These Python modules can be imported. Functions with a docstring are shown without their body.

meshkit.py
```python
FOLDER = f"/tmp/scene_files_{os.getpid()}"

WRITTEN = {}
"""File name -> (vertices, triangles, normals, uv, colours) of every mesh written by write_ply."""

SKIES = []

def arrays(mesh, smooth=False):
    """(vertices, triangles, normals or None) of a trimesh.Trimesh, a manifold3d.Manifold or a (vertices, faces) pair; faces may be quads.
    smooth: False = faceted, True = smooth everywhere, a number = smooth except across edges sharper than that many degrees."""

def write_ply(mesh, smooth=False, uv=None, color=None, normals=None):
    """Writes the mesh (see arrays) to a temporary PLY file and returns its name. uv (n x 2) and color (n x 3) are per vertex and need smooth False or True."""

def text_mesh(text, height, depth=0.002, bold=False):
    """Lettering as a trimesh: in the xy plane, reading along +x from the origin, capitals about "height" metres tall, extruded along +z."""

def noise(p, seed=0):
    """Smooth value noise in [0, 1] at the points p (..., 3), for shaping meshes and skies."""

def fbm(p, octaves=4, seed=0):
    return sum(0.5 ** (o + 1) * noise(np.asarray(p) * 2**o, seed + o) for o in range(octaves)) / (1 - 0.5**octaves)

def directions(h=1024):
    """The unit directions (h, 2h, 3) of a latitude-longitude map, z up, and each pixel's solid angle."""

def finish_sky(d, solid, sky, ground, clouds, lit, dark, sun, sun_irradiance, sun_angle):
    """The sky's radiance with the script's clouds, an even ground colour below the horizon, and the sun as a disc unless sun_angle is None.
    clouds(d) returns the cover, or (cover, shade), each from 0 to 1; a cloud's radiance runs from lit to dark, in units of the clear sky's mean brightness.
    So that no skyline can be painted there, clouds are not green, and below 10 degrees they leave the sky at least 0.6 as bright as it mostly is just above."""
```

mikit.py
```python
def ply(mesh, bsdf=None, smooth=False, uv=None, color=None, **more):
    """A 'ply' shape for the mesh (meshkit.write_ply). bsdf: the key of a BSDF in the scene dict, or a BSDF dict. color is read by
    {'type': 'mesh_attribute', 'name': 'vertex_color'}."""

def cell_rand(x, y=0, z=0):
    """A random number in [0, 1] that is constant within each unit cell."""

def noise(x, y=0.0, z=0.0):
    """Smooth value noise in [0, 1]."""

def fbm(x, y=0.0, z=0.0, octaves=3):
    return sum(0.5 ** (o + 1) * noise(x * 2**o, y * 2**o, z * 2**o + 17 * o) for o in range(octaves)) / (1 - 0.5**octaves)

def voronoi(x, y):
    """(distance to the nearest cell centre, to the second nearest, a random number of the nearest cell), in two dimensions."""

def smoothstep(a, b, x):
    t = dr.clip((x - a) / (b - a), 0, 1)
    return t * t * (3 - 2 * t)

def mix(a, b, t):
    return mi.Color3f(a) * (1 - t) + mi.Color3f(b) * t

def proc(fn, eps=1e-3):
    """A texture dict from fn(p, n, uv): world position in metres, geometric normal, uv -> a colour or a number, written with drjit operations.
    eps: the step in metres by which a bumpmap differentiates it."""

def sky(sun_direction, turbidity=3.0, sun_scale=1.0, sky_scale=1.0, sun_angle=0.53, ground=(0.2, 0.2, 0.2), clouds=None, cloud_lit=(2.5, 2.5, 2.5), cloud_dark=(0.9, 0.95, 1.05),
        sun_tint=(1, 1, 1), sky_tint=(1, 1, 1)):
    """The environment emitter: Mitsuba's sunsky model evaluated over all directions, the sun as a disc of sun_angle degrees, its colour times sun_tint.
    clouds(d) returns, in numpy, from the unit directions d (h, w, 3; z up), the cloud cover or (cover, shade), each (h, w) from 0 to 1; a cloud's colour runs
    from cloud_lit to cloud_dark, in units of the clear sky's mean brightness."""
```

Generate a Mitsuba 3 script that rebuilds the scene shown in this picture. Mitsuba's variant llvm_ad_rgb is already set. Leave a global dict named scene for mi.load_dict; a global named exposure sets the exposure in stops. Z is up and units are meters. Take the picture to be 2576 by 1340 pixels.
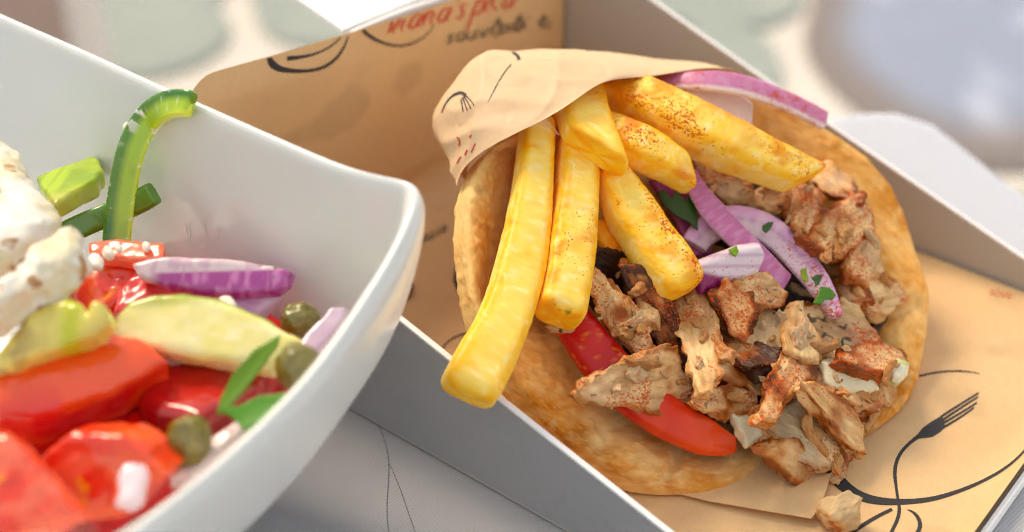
import math, numpy as np, trimesh, drjit as dr, mitsuba as mi, mikit, meshkit
from scipy.interpolate import CubicSpline
from shapely.geometry import Polygon
T = mi.ScalarTransform4f
# ---------------------------------------------------------------- camera, light, exposure
PITCH = math.radians(35.0)
FPX = 3500.0                                  # focal length in units of a 2576 x 1340 picture
FWD = np.array([0, math.cos(PITCH), -math.sin(PITCH)])
UP = np.array([0, math.sin(PITCH), math.cos(PITCH)])
RIGHT = np.array([1.0, 0, 0])
EYE = np.array([0, 0, .03]) - .36 * FWD
exposure = 2.86
scene, labels = {}, {}
scene['camera'] = {'type': 'thinlens', 'fov': math.degrees(2 * math.atan(1288 / FPX)), 'fov_axis': 'x',
                   'aperture_radius': .0034, 'focus_distance': .333, 'near_clip': .01, 'far_clip': 60.0,
                   'to_world': T().look_at(origin=EYE.tolist(), target=(EYE + FWD).tolist(), up=[0, 0, 1])}
SUN = [-.42, .55, .72]
scene['daylight'] = mikit.sky(SUN, turbidity=3, sun_scale=.30, sun_angle=22, clouds=lambda d: np.ones(d.shape[:2]),
                              cloud_lit=(1.22, 1.23, 1.24), cloud_dark=(.9, .9, .9), sun_tint=(1.0, .985, .965))

# ---------------------------------------------------------------- points from the survey of the photograph
def ray(u, v):
    return FWD + RIGHT * ((u - 1288) / FPX) + UP * ((670 - v) / FPX)
def at(u, v, z):                              # the point at height z
    d = ray(u, v); return EYE + d * ((z - EYE[2]) / d[2])
def on(u, v, p0, n):
    d = ray(u, v); return EYE + d * ((p0 - EYE) @ n) / (d @ n)
A0 = at(845, 1012, 0)
DS = np.array([math.cos(math.radians(-38.5)), math.sin(math.radians(-38.5)), 0])   # along the tray
DT = np.array([-DS[1], DS[0], 0])                                                    # across it
def st(s, t, z): return A0 + s * DS + t * DT + np.array([0, 0, z])
# the mouth of the rolled pita leans back on this plane
B0 = at(1700, 1245, .004)
_el = math.radians(58)
NM = np.array([math.cos(_el) * .5, -math.cos(_el) * .866, math.sin(_el)])
def food(u, v, h):                            # h in millimetres above the mouth plane
    return on(u, v, B0 + NM * h * .001, NM)
def sal(u, v, h):                             # h in millimetres above the salad's level
    return at(u, v, .052 + h * .001)

# ---------------------------------------------------------------- helpers
def lin(r, g, b):
    c = np.array([r, g, b]) / 255.0
    return np.where(c < .04045, c / 12.92, ((c + .055) / 1.055) ** 2.4)
def lerp(a, b, t):
    t = np.asarray(t)[..., None]
    return np.asarray(a) * (1 - t) + np.asarray(b) * t
def sst(a, b, x):
    t = np.clip((x - a) / (b - a), 0, 1); return t * t * (3 - 2 * t)
fbm, noise = meshkit.fbm, meshkit.noise
def numbered(name):
    if name not in scene and name not in labels: return name
    k = 1
    while f'{name}_{k:03d}' in scene or f'{name}_{k:03d}' in labels: k += 1
    return f'{name}_{k:03d}'
def thing(name, label, cat, group=None):
    key = numbered(name)
    labels[key] = {'label': label, 'category': cat}
    if group: labels[key]['group'] = group
    return key
def put(name, mesh, bsdf, parent=None, smooth=False, label=None, **kw):
    key = numbered(parent + '__' + name) if parent else name
    if kw.get('color') is not None:
        c = np.asarray(kw['color']); g = c @ np.array([.3, .6, .1]); kw['color'] = np.clip(g[:, None] + (c - g[:, None]) * 1.14, .003, 1)
    scene[key] = mikit.ply(mesh, bsdf, smooth=smooth, **kw)
    if label: labels[key] = {'label': label}
    return key
def setting(name, mesh, bsdf, smooth=False, kind='structure', **kw):
    scene[name] = mikit.ply(mesh, bsdf, smooth=smooth, **kw)
    labels[name] = {'kind': kind}
    return name
def normals(v, f):
    n = np.zeros_like(v); c = np.cross(v[f[:, 1]] - v[f[:, 0]], v[f[:, 2]] - v[f[:, 0]])
    for k in range(3): np.add.at(n, f[:, k], c)
    return n / np.maximum(np.linalg.norm(n, axis=1, keepdims=True), 1e-12)
def snet(val, org, h):
    """Surface nets of a grid of signed distances: (vertices, triangles)."""
    nx, ny, nz = val.shape
    ins = val < 0
    corners = [(a, b, c) for a in (0, 1) for b in (0, 1) for c in (0, 1)]
    cnt = sum(ins[a:nx - 1 + a, b:ny - 1 + b, c:nz - 1 + c].astype(int) for a, b, c in corners)
    idx = np.argwhere((cnt > 0) & (cnt < 8))
    num = -np.ones((nx - 1, ny - 1, nz - 1), int); num[tuple(idx.T)] = np.arange(len(idx))
    acc = np.zeros((len(idx), 3)); w = np.zeros(len(idx))
    for i, ca in enumerate(corners):
        for ax in range(3):
            if ca[ax]: continue
            cb = list(ca); cb[ax] = 1
            va = val[tuple((idx + ca).T)]; vb = val[tuple((idx + cb).T)]
            x = (va < 0) != (vb < 0)
            t = np.where(x, va / np.where(x, va - vb, 1), 0)
            p = np.array(ca, float)[None] + t[:, None] * (np.array(cb) - np.array(ca))
            acc[x] += p[x]; w[x] += 1
    verts = (idx + acc / w[:, None]) * h + org
    faces = []
    for ax in range(3):
        b, c = (ax + 1) % 3, (ax + 2) % 3
        sl0 = [slice(None)] * 3; sl1 = [slice(None)] * 3
        sl0[ax] = slice(0, -1); sl1[ax] = slice(1, None)
        e = np.argwhere(ins[tuple(sl0)] != ins[tuple(sl1)])
        e = e[(e[:, b] > 0) & (e[:, c] > 0) & (e[:, b] < val.shape[b] - 1) & (e[:, c] < val.shape[c] - 1)]
        flip = ins[tuple(e.T)]
        q = []
        for db, dc in ((1, 1), (0, 1), (0, 0), (1, 0)):
            o = e.copy(); o[:, b] -= db; o[:, c] -= dc; q.append(num[tuple(o.T)])
        q = np.stack(q, 1)
        q[~flip] = q[~flip][:, ::-1]
        faces += [q[:, [0, 1, 2]], q[:, [0, 2, 3]]]
    return verts, np.vstack(faces)
def polysdf(p, poly):
    d = np.full(len(p), 1e9); s = np.ones(len(p))
    m = len(poly)
    for i in range(m):
        a, b = poly[i], poly[i - 1]
        e = b - a; w = p - a
        q = w - e * np.clip((w @ e) / (e @ e), 0, 1)[:, None]
        d = np.minimum(d, (q * q).sum(1))
        c1 = p[:, 1] >= a[1]; c2 = p[:, 1] < b[1]; c3 = e[0] * w[:, 1] > e[1] * w[:, 0]
        fl = (c1 & c2 & c3) | (~c1 & ~c2 & ~c3)
        s[fl] *= -1
    return s * np.sqrt(d)
class Body: pass
def piece(uv, h=0., thick=4., grad=(0, 0), amp=.5, freq=300., fine=.25, warp=0., bend=(0, 0), res=.4, rnd=1.0, seed=0, place=food, fibre=1.0):
    """A slab cut to an outline, rounded, bent and roughened. Lengths in mm, grad in mm of height per 100 picture units."""
    uv = np.array(uv, float); c = uv.mean(0)
    hh = h + ((uv - c) / 100) @ np.array(grad, float)
    p3 = np.array([place(u, v, z) for (u, v), z in zip(uv, hh)])
    o = p3.mean(0)
    _, _, vt = np.linalg.svd(p3 - o)
    n = vt[2]; n = n if n @ (EYE - o) > 0 else -n
    e1 = vt[0]; e2 = np.cross(n, e1)
    poly = np.stack([(p3 - o) @ e1, (p3 - o) @ e2], 1)
    th, res, rnd = thick * .001, res * .001, rnd * .001
    rnd = min(rnd, th * .48)
    pad = .0012 + (amp + fine) * .001 + warp * .001
    lo = np.append(poly.min(0) - pad, -th / 2 - pad - abs(min(bend)) * .001)
    hi = np.append(poly.max(0) + pad, th / 2 + pad + abs(max(bend)) * .001)
    rad = np.abs(poly).max(0)
    lo[2] = -th / 2 - pad - max(0, -bend[0], 0) * .001 - max(0, -bend[1]) * .001
    hi[2] = th / 2 + pad + max(0, bend[0]) * .001 + max(0, bend[1]) * .001
    dims = np.ceil((hi - lo) / res).astype(int) + 1
    g = np.stack(np.meshgrid(*[lo[k] + res * np.arange(dims[k]) for k in range(3)], indexing='ij'), -1).reshape(-1, 3)
    off = seed * 7.31
    q = g.copy()
    if warp:
        q[:, 0] += (fbm(g * 260 + off, 2, seed) - .5) * 2 * warp * .001
        q[:, 1] += (fbm(g * 260 + off + 9, 2, seed + 5) - .5) * 2 * warp * .001
    d2 = polysdf(q[:, :2], poly)
    bw = bend[0] * .001 * (q[:, 0] / rad[0]) ** 2 + bend[1] * .001 * (q[:, 1] / rad[1]) ** 2
    dw = np.abs(q[:, 2] - bw) - th / 2
    a = np.maximum(d2 + rnd, 0); b = np.maximum(dw + rnd, 0)
    d = np.minimum(np.maximum(d2, dw) + rnd, 0) + np.hypot(a, b) - rnd
    sc = np.array([1 / fibre, fibre, fibre])
    if amp: d = d + (fbm(g * freq * sc + off, 3, seed) - .5) * 2 * amp * .001
    if fine: d = d + (fbm(g * freq * 3.9 * sc + off, 2, seed + 3) - .5) * 2 * fine * .001
    v, f = snet(d.reshape(dims), lo, res)
    r = Body()
    r.l = v; r.v = o + v[:, :1] * e1 + v[:, 1:2] * e2 + v[:, 2:] * n; r.f = f
    r.n = normals(r.v, f)
    r.wn = r.n @ n                                  # +1 on the face turned to the eye
    r.edge = -polysdf(v[:, :2], poly); r.th = th; r.rad = rad; r.o = o; r.axes = (e1, e2, n)
    return r
def sweep(path, w, t, up=NM, ex=4.0, n=90, m=40, cap=1.5, skew=(0, 0), skewy=(0, 0), amp=.25, fine=.08, seed=0, twist=0.):
    """A bar along a curve: path points (metres), widths w and thicknesses t in mm along it, superelliptic section."""
    p = np.array(path); k = np.linspace(0, 1, len(p))
    cs = CubicSpline(k, p); tt = np.linspace(0, 1, 400); pts = cs(tt)
    L = np.append(0, np.cumsum(np.linalg.norm(np.diff(pts, axis=0), axis=1)))
    u = np.linspace(0, 1, n)
    cp = cap * .001 / L[-1]
    ring = [(0, .0), (0, .35), (0, .7)]
    s_list = np.concatenate([cp * np.array([0, 0, 0, .04, .15, .35, .65]), np.linspace(cp, 1 - cp, n), 1 - cp * np.array([.65, .35, .15, .04, 0, 0, 0])])
    q = 1 - np.clip(np.minimum(s_list, 1 - s_list) / cp, 0, 1)
    wmin = min(np.min(w), np.min(t)) * .5
    rr = min(cap, wmin * .9)
    inset = rr * (1 - np.sqrt(np.maximum(1 - q * q, 0)))       # mm drawn in near each end
    fac = np.ones(len(s_list)); fac[[0, -1]] = 1e-4; fac[[1, -2]] = .4; fac[[2, -3]] = .75
    kk = np.interp(s_list * L[-1], L, tt)
    P = cs(kk); D = cs(kk, 1); D /= np.linalg.norm(D, axis=1, keepdims=True)
    upv = np.broadcast_to(np.asarray(up, float), P.shape) if np.ndim(up) == 1 else np.stack([np.interp(kk, np.linspace(0, 1, len(up)), np.array(up)[:, i]) for i in range(3)], 1)
    S = np.cross(D, upv); S /= np.linalg.norm(S, axis=1, keepdims=True)
    N = np.cross(S, D)
    if twist:
        a = twist * (kk - .5)[:, None]; S, N = S * np.cos(a) + N * np.sin(a), N * np.cos(a) - S * np.sin(a)
    W = (np.interp(kk, np.linspace(0, 1, len(np.atleast_1d(w))), np.atleast_1d(w)) * .5 - inset) * fac * .001
    H = (np.interp(kk, np.linspace(0, 1, len(np.atleast_1d(t))), np.atleast_1d(t)) * .5 - inset) * fac * .001
    ang = np.linspace(0, 2 * np.pi, m, endpoint=False)
    cx = np.sign(np.cos(ang)) * np.abs(np.cos(ang)) ** (2 / ex); cy = np.sign(np.sin(ang)) * np.abs(np.sin(ang)) ** (2 / ex)
    e0 = np.clip(1 - s_list / .35, 0, 1) ** 1.0; e1 = np.clip(1 - (1 - s_list) / .35, 0, 1)
    ax = (e0 * skew[0] + e1 * skew[1])[:, None] * (cx * 1)[None] * (W / np.max(W))[:, None] + (e0 * skewy[0] + e1 * skewy[1])[:, None] * cy[None] * (H / np.max(H))[:, None]
    V = P[:, None] + S[:, None] * (W[:, None] * cx)[..., None] + N[:, None] * (H[:, None] * cy)[..., None] + D[:, None] * (ax * .001)[..., None]
    R = len(s_list)
    i, j = np.meshgrid(np.arange(R - 1), np.arange(m), indexing='ij')
    qd = np.stack([i * m + j, i * m + (j + 1) % m, (i + 1) * m + (j + 1) % m, (i + 1) * m + j], -1).reshape(-1, 4)
    f = np.vstack([qd[:, [0, 1, 2]], qd[:, [0, 2, 3]]])
    v = V.reshape(-1, 3)
    nn = normals(v, f)
    ctr = np.repeat(P, m, 0)
    if ((nn * (v - ctr)).sum(1)).mean() < 0: f = f[:, ::-1]; nn = -nn
    r = Body()
    d = (fbm(v * 260 + seed * 3.7, 3, seed) - .5) * 2 * amp * .001 + (fbm(v * 1300 + seed, 2, seed + 1) - .5) * 2 * fine * .001
    r.v = v + nn * d[:, None]; r.f = f; r.n = normals(r.v, f)
    r.s = np.repeat(s_list, m); r.x = np.tile(cx, R); r.y = np.tile(cy, R); r.fac = np.repeat(fac, m); r.endq = np.repeat(q, m); r.L = L[-1]
    return r
def grid_faces(R, Cn, wrap=False):
    i, j = np.meshgrid(np.arange(R - 1), np.arange(Cn if wrap else Cn - 1), indexing='ij')
    j2 = (j + 1) % Cn
    q = np.stack([i * Cn + j, i * Cn + j2, (i + 1) * Cn + j2, (i + 1) * Cn + j], -1).reshape(-1, 4)
    return np.vstack([q[:, [0, 1, 2]], q[:, [0, 2, 3]]])
def prism(poly, axis_o, ex, ey, ez, depth):
    """Polygon in the (ex, ey) plane at axis_o, pushed along ez by depth."""
    pg = Polygon(poly)
    m = trimesh.creation.extrude_polygon(pg, depth, engine='earcut')
    v = m.vertices
    m = trimesh.Trimesh(axis_o + v[:, :1] * ex + v[:, 1:2] * ey + v[:, 2:] * ez, m.faces, process=False)
    m.fix_normals()
    return m
def box(c, size, rz=0.):
    m = trimesh.creation.box(size); m.apply_transform(trimesh.transformations.rotation_matrix(rz, [0, 0, 1])); m.apply_translation(c); return m
# flat print: strokes laid on a surface that is already there
def hits(mesh, uv):
    V, Fc = np.asarray(mesh[0]), np.asarray(mesh[1])
    q = V - EYE; dz = np.maximum(q @ FWD, 1e-6)
    pu, pw = 1288 + FPX * (q @ RIGHT) / dz, 670 - FPX * (q @ UP) / dz
    tu, tw = pu[Fc], pw[Fc]
    u0, u1, w0, w1 = tu.min(1) - .5, tu.max(1) + .5, tw.min(1) - .5, tw.max(1) + .5
    out = []
    for u, w in uv:
        f = Fc[(u0 <= u) & (u1 >= u) & (w0 <= w) & (w1 >= w)]
        if not len(f): out.append(None); continue
        a, b, c = V[f[:, 0]], V[f[:, 1]], V[f[:, 2]]
        e1, e2 = b - a, c - a; nn = np.cross(e1, e2); nn /= np.maximum(np.linalg.norm(nn, axis=1, keepdims=True), 1e-15)
        d = ray(u, w); p = np.cross(d, e2); det = (e1 * p).sum(1); det = np.where(np.abs(det) < 1e-18, 1e-18, det)
        tv = EYE - a; x = (tv * p).sum(1) / det; q_ = np.cross(tv, e1); y = (q_ @ d) / det; t = (q_ * e2).sum(1) / det
        ok = (x >= -1e-6) & (y >= -1e-6) & (x + y <= 1 + 1e-6) & (t > .01)
        if not ok.any(): out.append(None); continue
        k = np.argmin(np.where(ok, t, 1e9)); n = nn[k] if nn[k] @ d < 0 else -nn[k]
        out.append(EYE + d * t[k] + n * .00018)
    return out
def stroke(mesh, pts, width, n=None):
    pts = np.array(pts, float); wd = np.atleast_1d(np.array(width, float))
    k = np.append(0, np.cumsum(np.linalg.norm(np.diff(pts, axis=0), axis=1)))
    n = n or max(6, int(k[-1] / 7)); s = np.linspace(0, k[-1], n)
    cs = CubicSpline(k, pts) if len(pts) > 2 else (lambda x: np.stack([np.interp(x, k, pts[:, 0]), np.interp(x, k, pts[:, 1])], 1))
    p = cs(s); d = np.gradient(p, axis=0); d /= np.maximum(np.linalg.norm(d, axis=1, keepdims=True), 1e-9)
    w = np.interp(s / k[-1], np.linspace(0, 1, len(wd)), wd)[:, None] * .5
    nr = np.stack([-d[:, 1], d[:, 0]], 1)
    L, Rr = hits(mesh, p + nr * w), hits(mesh, p - nr * w)
    vs, fs = [], []
    for i in range(n - 1):
        qd = [L[i], L[i + 1], Rr[i + 1], Rr[i]]
        if any(x is None for x in qd): continue
        b = len(vs); vs += qd; fs += [[b, b + 1, b + 2], [b, b + 2, b + 3]]
    return np.array(vs).reshape(-1, 3), np.array(fs, int).reshape(-1, 3)
def blot(mesh, poly):
    pg = Polygon(poly); m = trimesh.creation.triangulate_polygon(pg, engine='earcut')
    h = hits(mesh, m[0]); f = np.array([t for t in m[1] if all(h[i] is not None for i in t)])
    return np.array([x if x is not None else [0, 0, 0] for x in h]), f
def joined(ms):
    vs, fs, b = [], [], 0
    for v, f in ms:
        if len(f) == 0: continue
        vs.append(v); fs.append(f + b); b += len(v)
    return (np.vstack(vs), np.vstack(fs)) if vs else None
GLYPH = {
 'm': (1.25, [[(0, 0), (0, .5), (0, 1)], [(0, .55), (.08, .82), (.22, 1), (.36, .92), (.42, .65), (.42, 0)], [(.42, .55), (.5, .82), (.64, 1), (.78, .92), (.85, .65), (.85, .1), (1, 0)]]),
 'a': (1.05, [[(.7, .8), (.52, 1), (.25, .9), (.08, .5), (.14, .08), (.36, .02), (.58, .25), (.7, .7)], [(.74, 1), (.72, .5), (.72, .15), (.88, 0)]]),
 'n': (.9, [[(0, 0), (0, .5), (0, 1)], [(0, .55), (.1, .82), (.28, 1), (.44, .92), (.52, .65), (.52, .12), (.68, 0)]]),
 's': (.7, [[(.5, .85), (.3, 1), (.1, .75), (.4, .45), (.42, .15), (.2, 0), (0, .15)]]),
 'p': (.9, [[(.02, 1.1), (-.02, 0), (-.05, -1)], [(0, .65), (.15, .92), (.38, 1), (.58, .75), (.55, .3), (.32, .02), (0, .2)]]),
 'i': (.45, [[(0, 1), (.02, .15), (.2, 0)], [(.03, 1.35), (.05, 1.5)]]),
 't': (.6, [[(.2, 1.6), (.15, .15), (.4, 0)], [(-.05, 1), (.45, 1.02)]]),
 'o': (.8, [[(.35, 1), (.05, .6), (.12, .1), (.4, 0), (.62, .45), (.5, .9), (.35, 1)]]),
 'u': (.9, [[(0, 1), (.03, .2), (.25, 0), (.55, .5)], [(.58, 1), (.58, .15), (.75, 0)]]),
 'v': (.75, [[(0, 1), (.22, 0), (.4, .4), (.55, 1)]]),
 'l': (.5, [[(0, .3), (.4, 1.5), (.25, 1.9), (.1, 1.2), (.1, .2), (.32, 0)]]),
 'k': (.8, [[(0, .3), (.35, 1.5), (.22, 1.9), (.05, 1.2), (.05, 0)], [(.5, 1), (.1, .55), (.4, .1), (.65, 0)]]),
 'e': (.8, [[(.05, .45), (.55, .65), (.4, 1), (.1, .7), (.15, .1), (.6, .15)]]),
 'x': (.8, [[(0, 1), (.6, 0)], [(.6, 1), (0, 0)]]), "'": (.3, [[(.1, 1.7), (.02, 1.3)]]), ' ': (.45, []),
 '&': (1., [[(.85, .05), (.15, .9), (.32, 1.4), (.5, 1.1), (.02, .4), (.3, 0), (.85, .6)]]),
 'h': (.85, [[(0, .3), (.3, 1.5), (.2, 1.9), (.05, 1.2), (.02, 0)], [(.03, .5), (.3, 1), (.5, .8), (.5, .1), (.68, 0)]]),
 '/': (.5, [[(.4, 1.6), (0, -.6)]]),
}
def script(mesh, text, o, ex, ey, w):
    o, ex, ey = (np.array(x, float) for x in (o, ex, ey)); x = 0; out = []
    for ch in text:
        adv, strokes = GLYPH[ch]
        for stq in strokes:
            out.append(stroke(mesh, [o + ex * (x + a) + ey * b for a, b in stq], [w * .6, w * 1.15, w * .7], n=9))
        x += adv
    return joined(out)

# ---------------------------------------------------------------- materials
def vc(rough, spec=.5, **kw):
    return {'type': 'twosided', 'bsdf': {'type': 'principled', 'base_color': {'type': 'mesh_attribute', 'name': 'vertex_color'}, 'roughness': rough, 'specular': spec, **kw}}
def flat(c, rough, spec=.5, **kw):
    return {'type': 'twosided', 'bsdf': {'type': 'principled', 'base_color': {'type': 'rgb', 'value': list(map(float, c))}, 'roughness': rough, 'specular': spec, **kw}}
scene['food_matte'] = vc(.7, .25)
scene['food_satin'] = vc(.42, .45)
scene['food_wet'] = vc(.16, .6, clearcoat=1.0, clearcoat_gloss=.97)
def paprika(p, n, uv):
    a = uv.x
    patch = mikit.fbm(p.x * 190, p.y * 190, p.z * 190, 2)
    sp = mikit.noise(p.x * 2300, p.y * 2300, p.z * 2300)
    sp2 = mikit.noise(p.x * 4700 + 7, p.y * 4700, p.z * 4700)
    val = .24 * patch + .46 * sp + .30 * sp2
    thr = .80 - .36 * dr.minimum(a, .8)
    return mikit.smoothstep(thr, thr + .12, val) * .92
def dusted(rough, spec):
    return {'type': 'blendbsdf', 'weight': mikit.proc(paprika),
            'a': vc(rough, spec), 'b': flat(lin(192, 76, 14), .8, .2)}
scene['food_dusted'] = dusted(.44, .35)
scene['food_dusted_wet'] = dusted(.25, .5)
scene['porcelain'] = flat((.67, .695, .68), .16, .5, clearcoat=.4, clearcoat_gloss=.9)
def board(p, n, uv):
    f = mikit.fbm(p.x * 30, p.y * 30, p.z * 90, 3)
    g = mikit.smoothstep(.70, .78, mikit.noise(p.x * 420, p.y * 420, p.z * 420))
    return mikit.mix((.31, .312, .32), (.34, .342, .35), f) * (1 - .04 * g)
scene['card'] = {'type': 'twosided', 'bsdf': {'type': 'principled', 'base_color': mikit.proc(board), 'roughness': .5, 'specular': .35}}
scene['card_inside'] = flat((.42, .39, .345), .6, .3)
scene['card_edge'] = flat((.84, .84, .85), .5, .4)
scene['ink_black'] = flat((.035, .032, .034), .6, .3)
scene['ink_red'] = flat((.58, .06, .03), .6, .3)
def kraft(p, n, uv):
    f = mikit.fbm(p.x * 60, p.y * 60, p.z * 60, 3)
    g = mikit.fbm(p.x * 2200, p.y * 700, p.z * 900, 2)
    spot = mikit.smoothstep(.62, .72, mikit.fbm(p.x * 42 + 3, p.y * 42, p.z * 42, 3))
    return mikit.mix((.66, .41, .19), (.75, .51, .265), .55 * f + .45 * g) * (1 - .13 * spot)
scene['kraft'] = {'type': 'twosided', 'bsdf': {'type': 'principled', 'base_color': mikit.proc(kraft), 'roughness': .5, 'specular': .35}}
def kraft_pale(p, n, uv):
    f = mikit.fbm(p.x * 80, p.y * 80, p.z * 80, 3)
    g = mikit.fbm(p.x * 600, p.y * 2000, p.z * 900, 2)
    return mikit.mix((.68, .46, .26), (.76, .55, .34), .5 * f + .5 * g)
scene['kraft_pale'] = {'type': 'twosided', 'bsdf': {'type': 'principled', 'base_color': mikit.proc(kraft_pale), 'roughness': .55, 'specular': .3}}
_sd = at(300, 1200, 0) - at(100, 1310, 0); _sd /= np.linalg.norm(_sd); SPX, SPY = -_sd[1], _sd[0]
def weave(p, n, uv):
    x = p.x * SPX + p.y * SPY + .0004 * mikit.noise(p.x * 40, p.y * 40)
    s = .5 + .5 * dr.sin(x * (2 * math.pi / .00080))
    f = mikit.fbm(p.x * 50, p.y * 50, 0, 3)
    return mikit.mix((.34, .338, .355), (.46, .455, .48), .55 * s + .45 * f)
scene['weave'] = {'type': 'twosided', 'bsdf': {'type': 'principled', 'base_color': mikit.proc(weave), 'roughness': .8, 'specular': .2}}
scene['linen'] = flat((.54, .56, .63), .85, .2)
scene['ground_vc'] = vc(.85, .2)
scene['wood'] = flat((.36, .27, .235), .6, .3)
scene['wood_pale'] = flat((.62, .58, .55), .6, .3)
scene['ink_grey'] = flat((.16, .16, .17), .8, .2)

# ---------------------------------------------------------------- ground far below, crazy paving
GZ = -.75
rng = np.random.default_rng(4)
gq = np.array([[x, y] for y in (-6., 30.) for x in (-20., 20.)])
gx, gy = np.meshgrid(np.linspace(-20, 20, 120), np.linspace(-6, 34, 120))
gv = np.stack([gx, gy, 0 * gx + GZ], -1).reshape(-1, 3)
gc = lerp((.60, .56, .50), (.72, .68, .62), fbm(gv * 1.5, 3, 2))
setting('ground', (gv, grid_faces(120, 120)), 'ground_vc', True, color=gc)
def slab(uv, c1, c2, seed, streak=0., edge=None):
    pts = np.array([at(u, v, GZ + .012)[:2] for u, v in uv])
    c = pts.mean(0); th = np.arctan2(*(pts - c).T[::-1]); o = np.argsort(th)
    k = np.append(th[o], th[o][0] + 2 * np.pi); r = np.linalg.norm(pts - c, axis=1)[o]
    cs = CubicSpline(k, np.append(r, r[0]), bc_type='periodic')
    ph = np.linspace(0, 2 * np.pi, 96, endpoint=False); rr = cs(np.where(ph < k[0], ph + 2 * np.pi, np.where(ph > k[-1], ph - 2 * np.pi, ph)))
    rings = [(.02, .012), (.2, .0122), (.4, .0121), (.6, .0122), (.87, .012), (.94, .0118), (.985, .010), (1., .004), (1., -.01)]
    v = np.vstack([np.column_stack([c[0] + q * rr * np.cos(ph), c[1] + q * rr * np.sin(ph), np.full(96, GZ + z)]) for q, z in rings])
    v[:96] = [c[0], c[1], GZ + .012]
    f = fbm(v * 9, 3, seed)
    col = lerp(c1, c2, f)
    if streak: col = lerp(col, (.62, .66, .78), streak * sst(.55, .75, fbm(v * np.array([16, 4, 4]), 2, seed + 3)))
    if edge is not None: col[96 * 4:] = edge
    put('stone', (v, grid_faces(len(rings), 96, True)), 'ground_vc', 'ground', True, color=col)
gr1, gr2 = lin(154, 165, 161) * .8, lin(190, 196, 188) * .82
slab([(150, 60), (260, -140), (480, -180), (590, -60), (575, 90), (480, 160), (330, 190), (200, 160)], gr1, gr2, 1)
slab([(640, 20), (720, -120), (1000, -140), (1300, -60), (1200, 60), (900, 110), (700, 95)], gr1, gr2, 2)
slab([(1660, 30), (1760, -120), (1930, -100), (1975, 40), (1965, 190), (1900, 260), (1760, 180)], gr1, gr2, 3)
slab([(2030, 120), (2060, -60), (2250, -220), (2600, -260), (2900, -100), (2900, 250), (2600, 420), (2420, 410), (2240, 330), (2110, 230)], lin(158, 168, 188) * .82, lin(172, 180, 198) * .82, 4, .6, lin(150, 142, 140) * .8)
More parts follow.
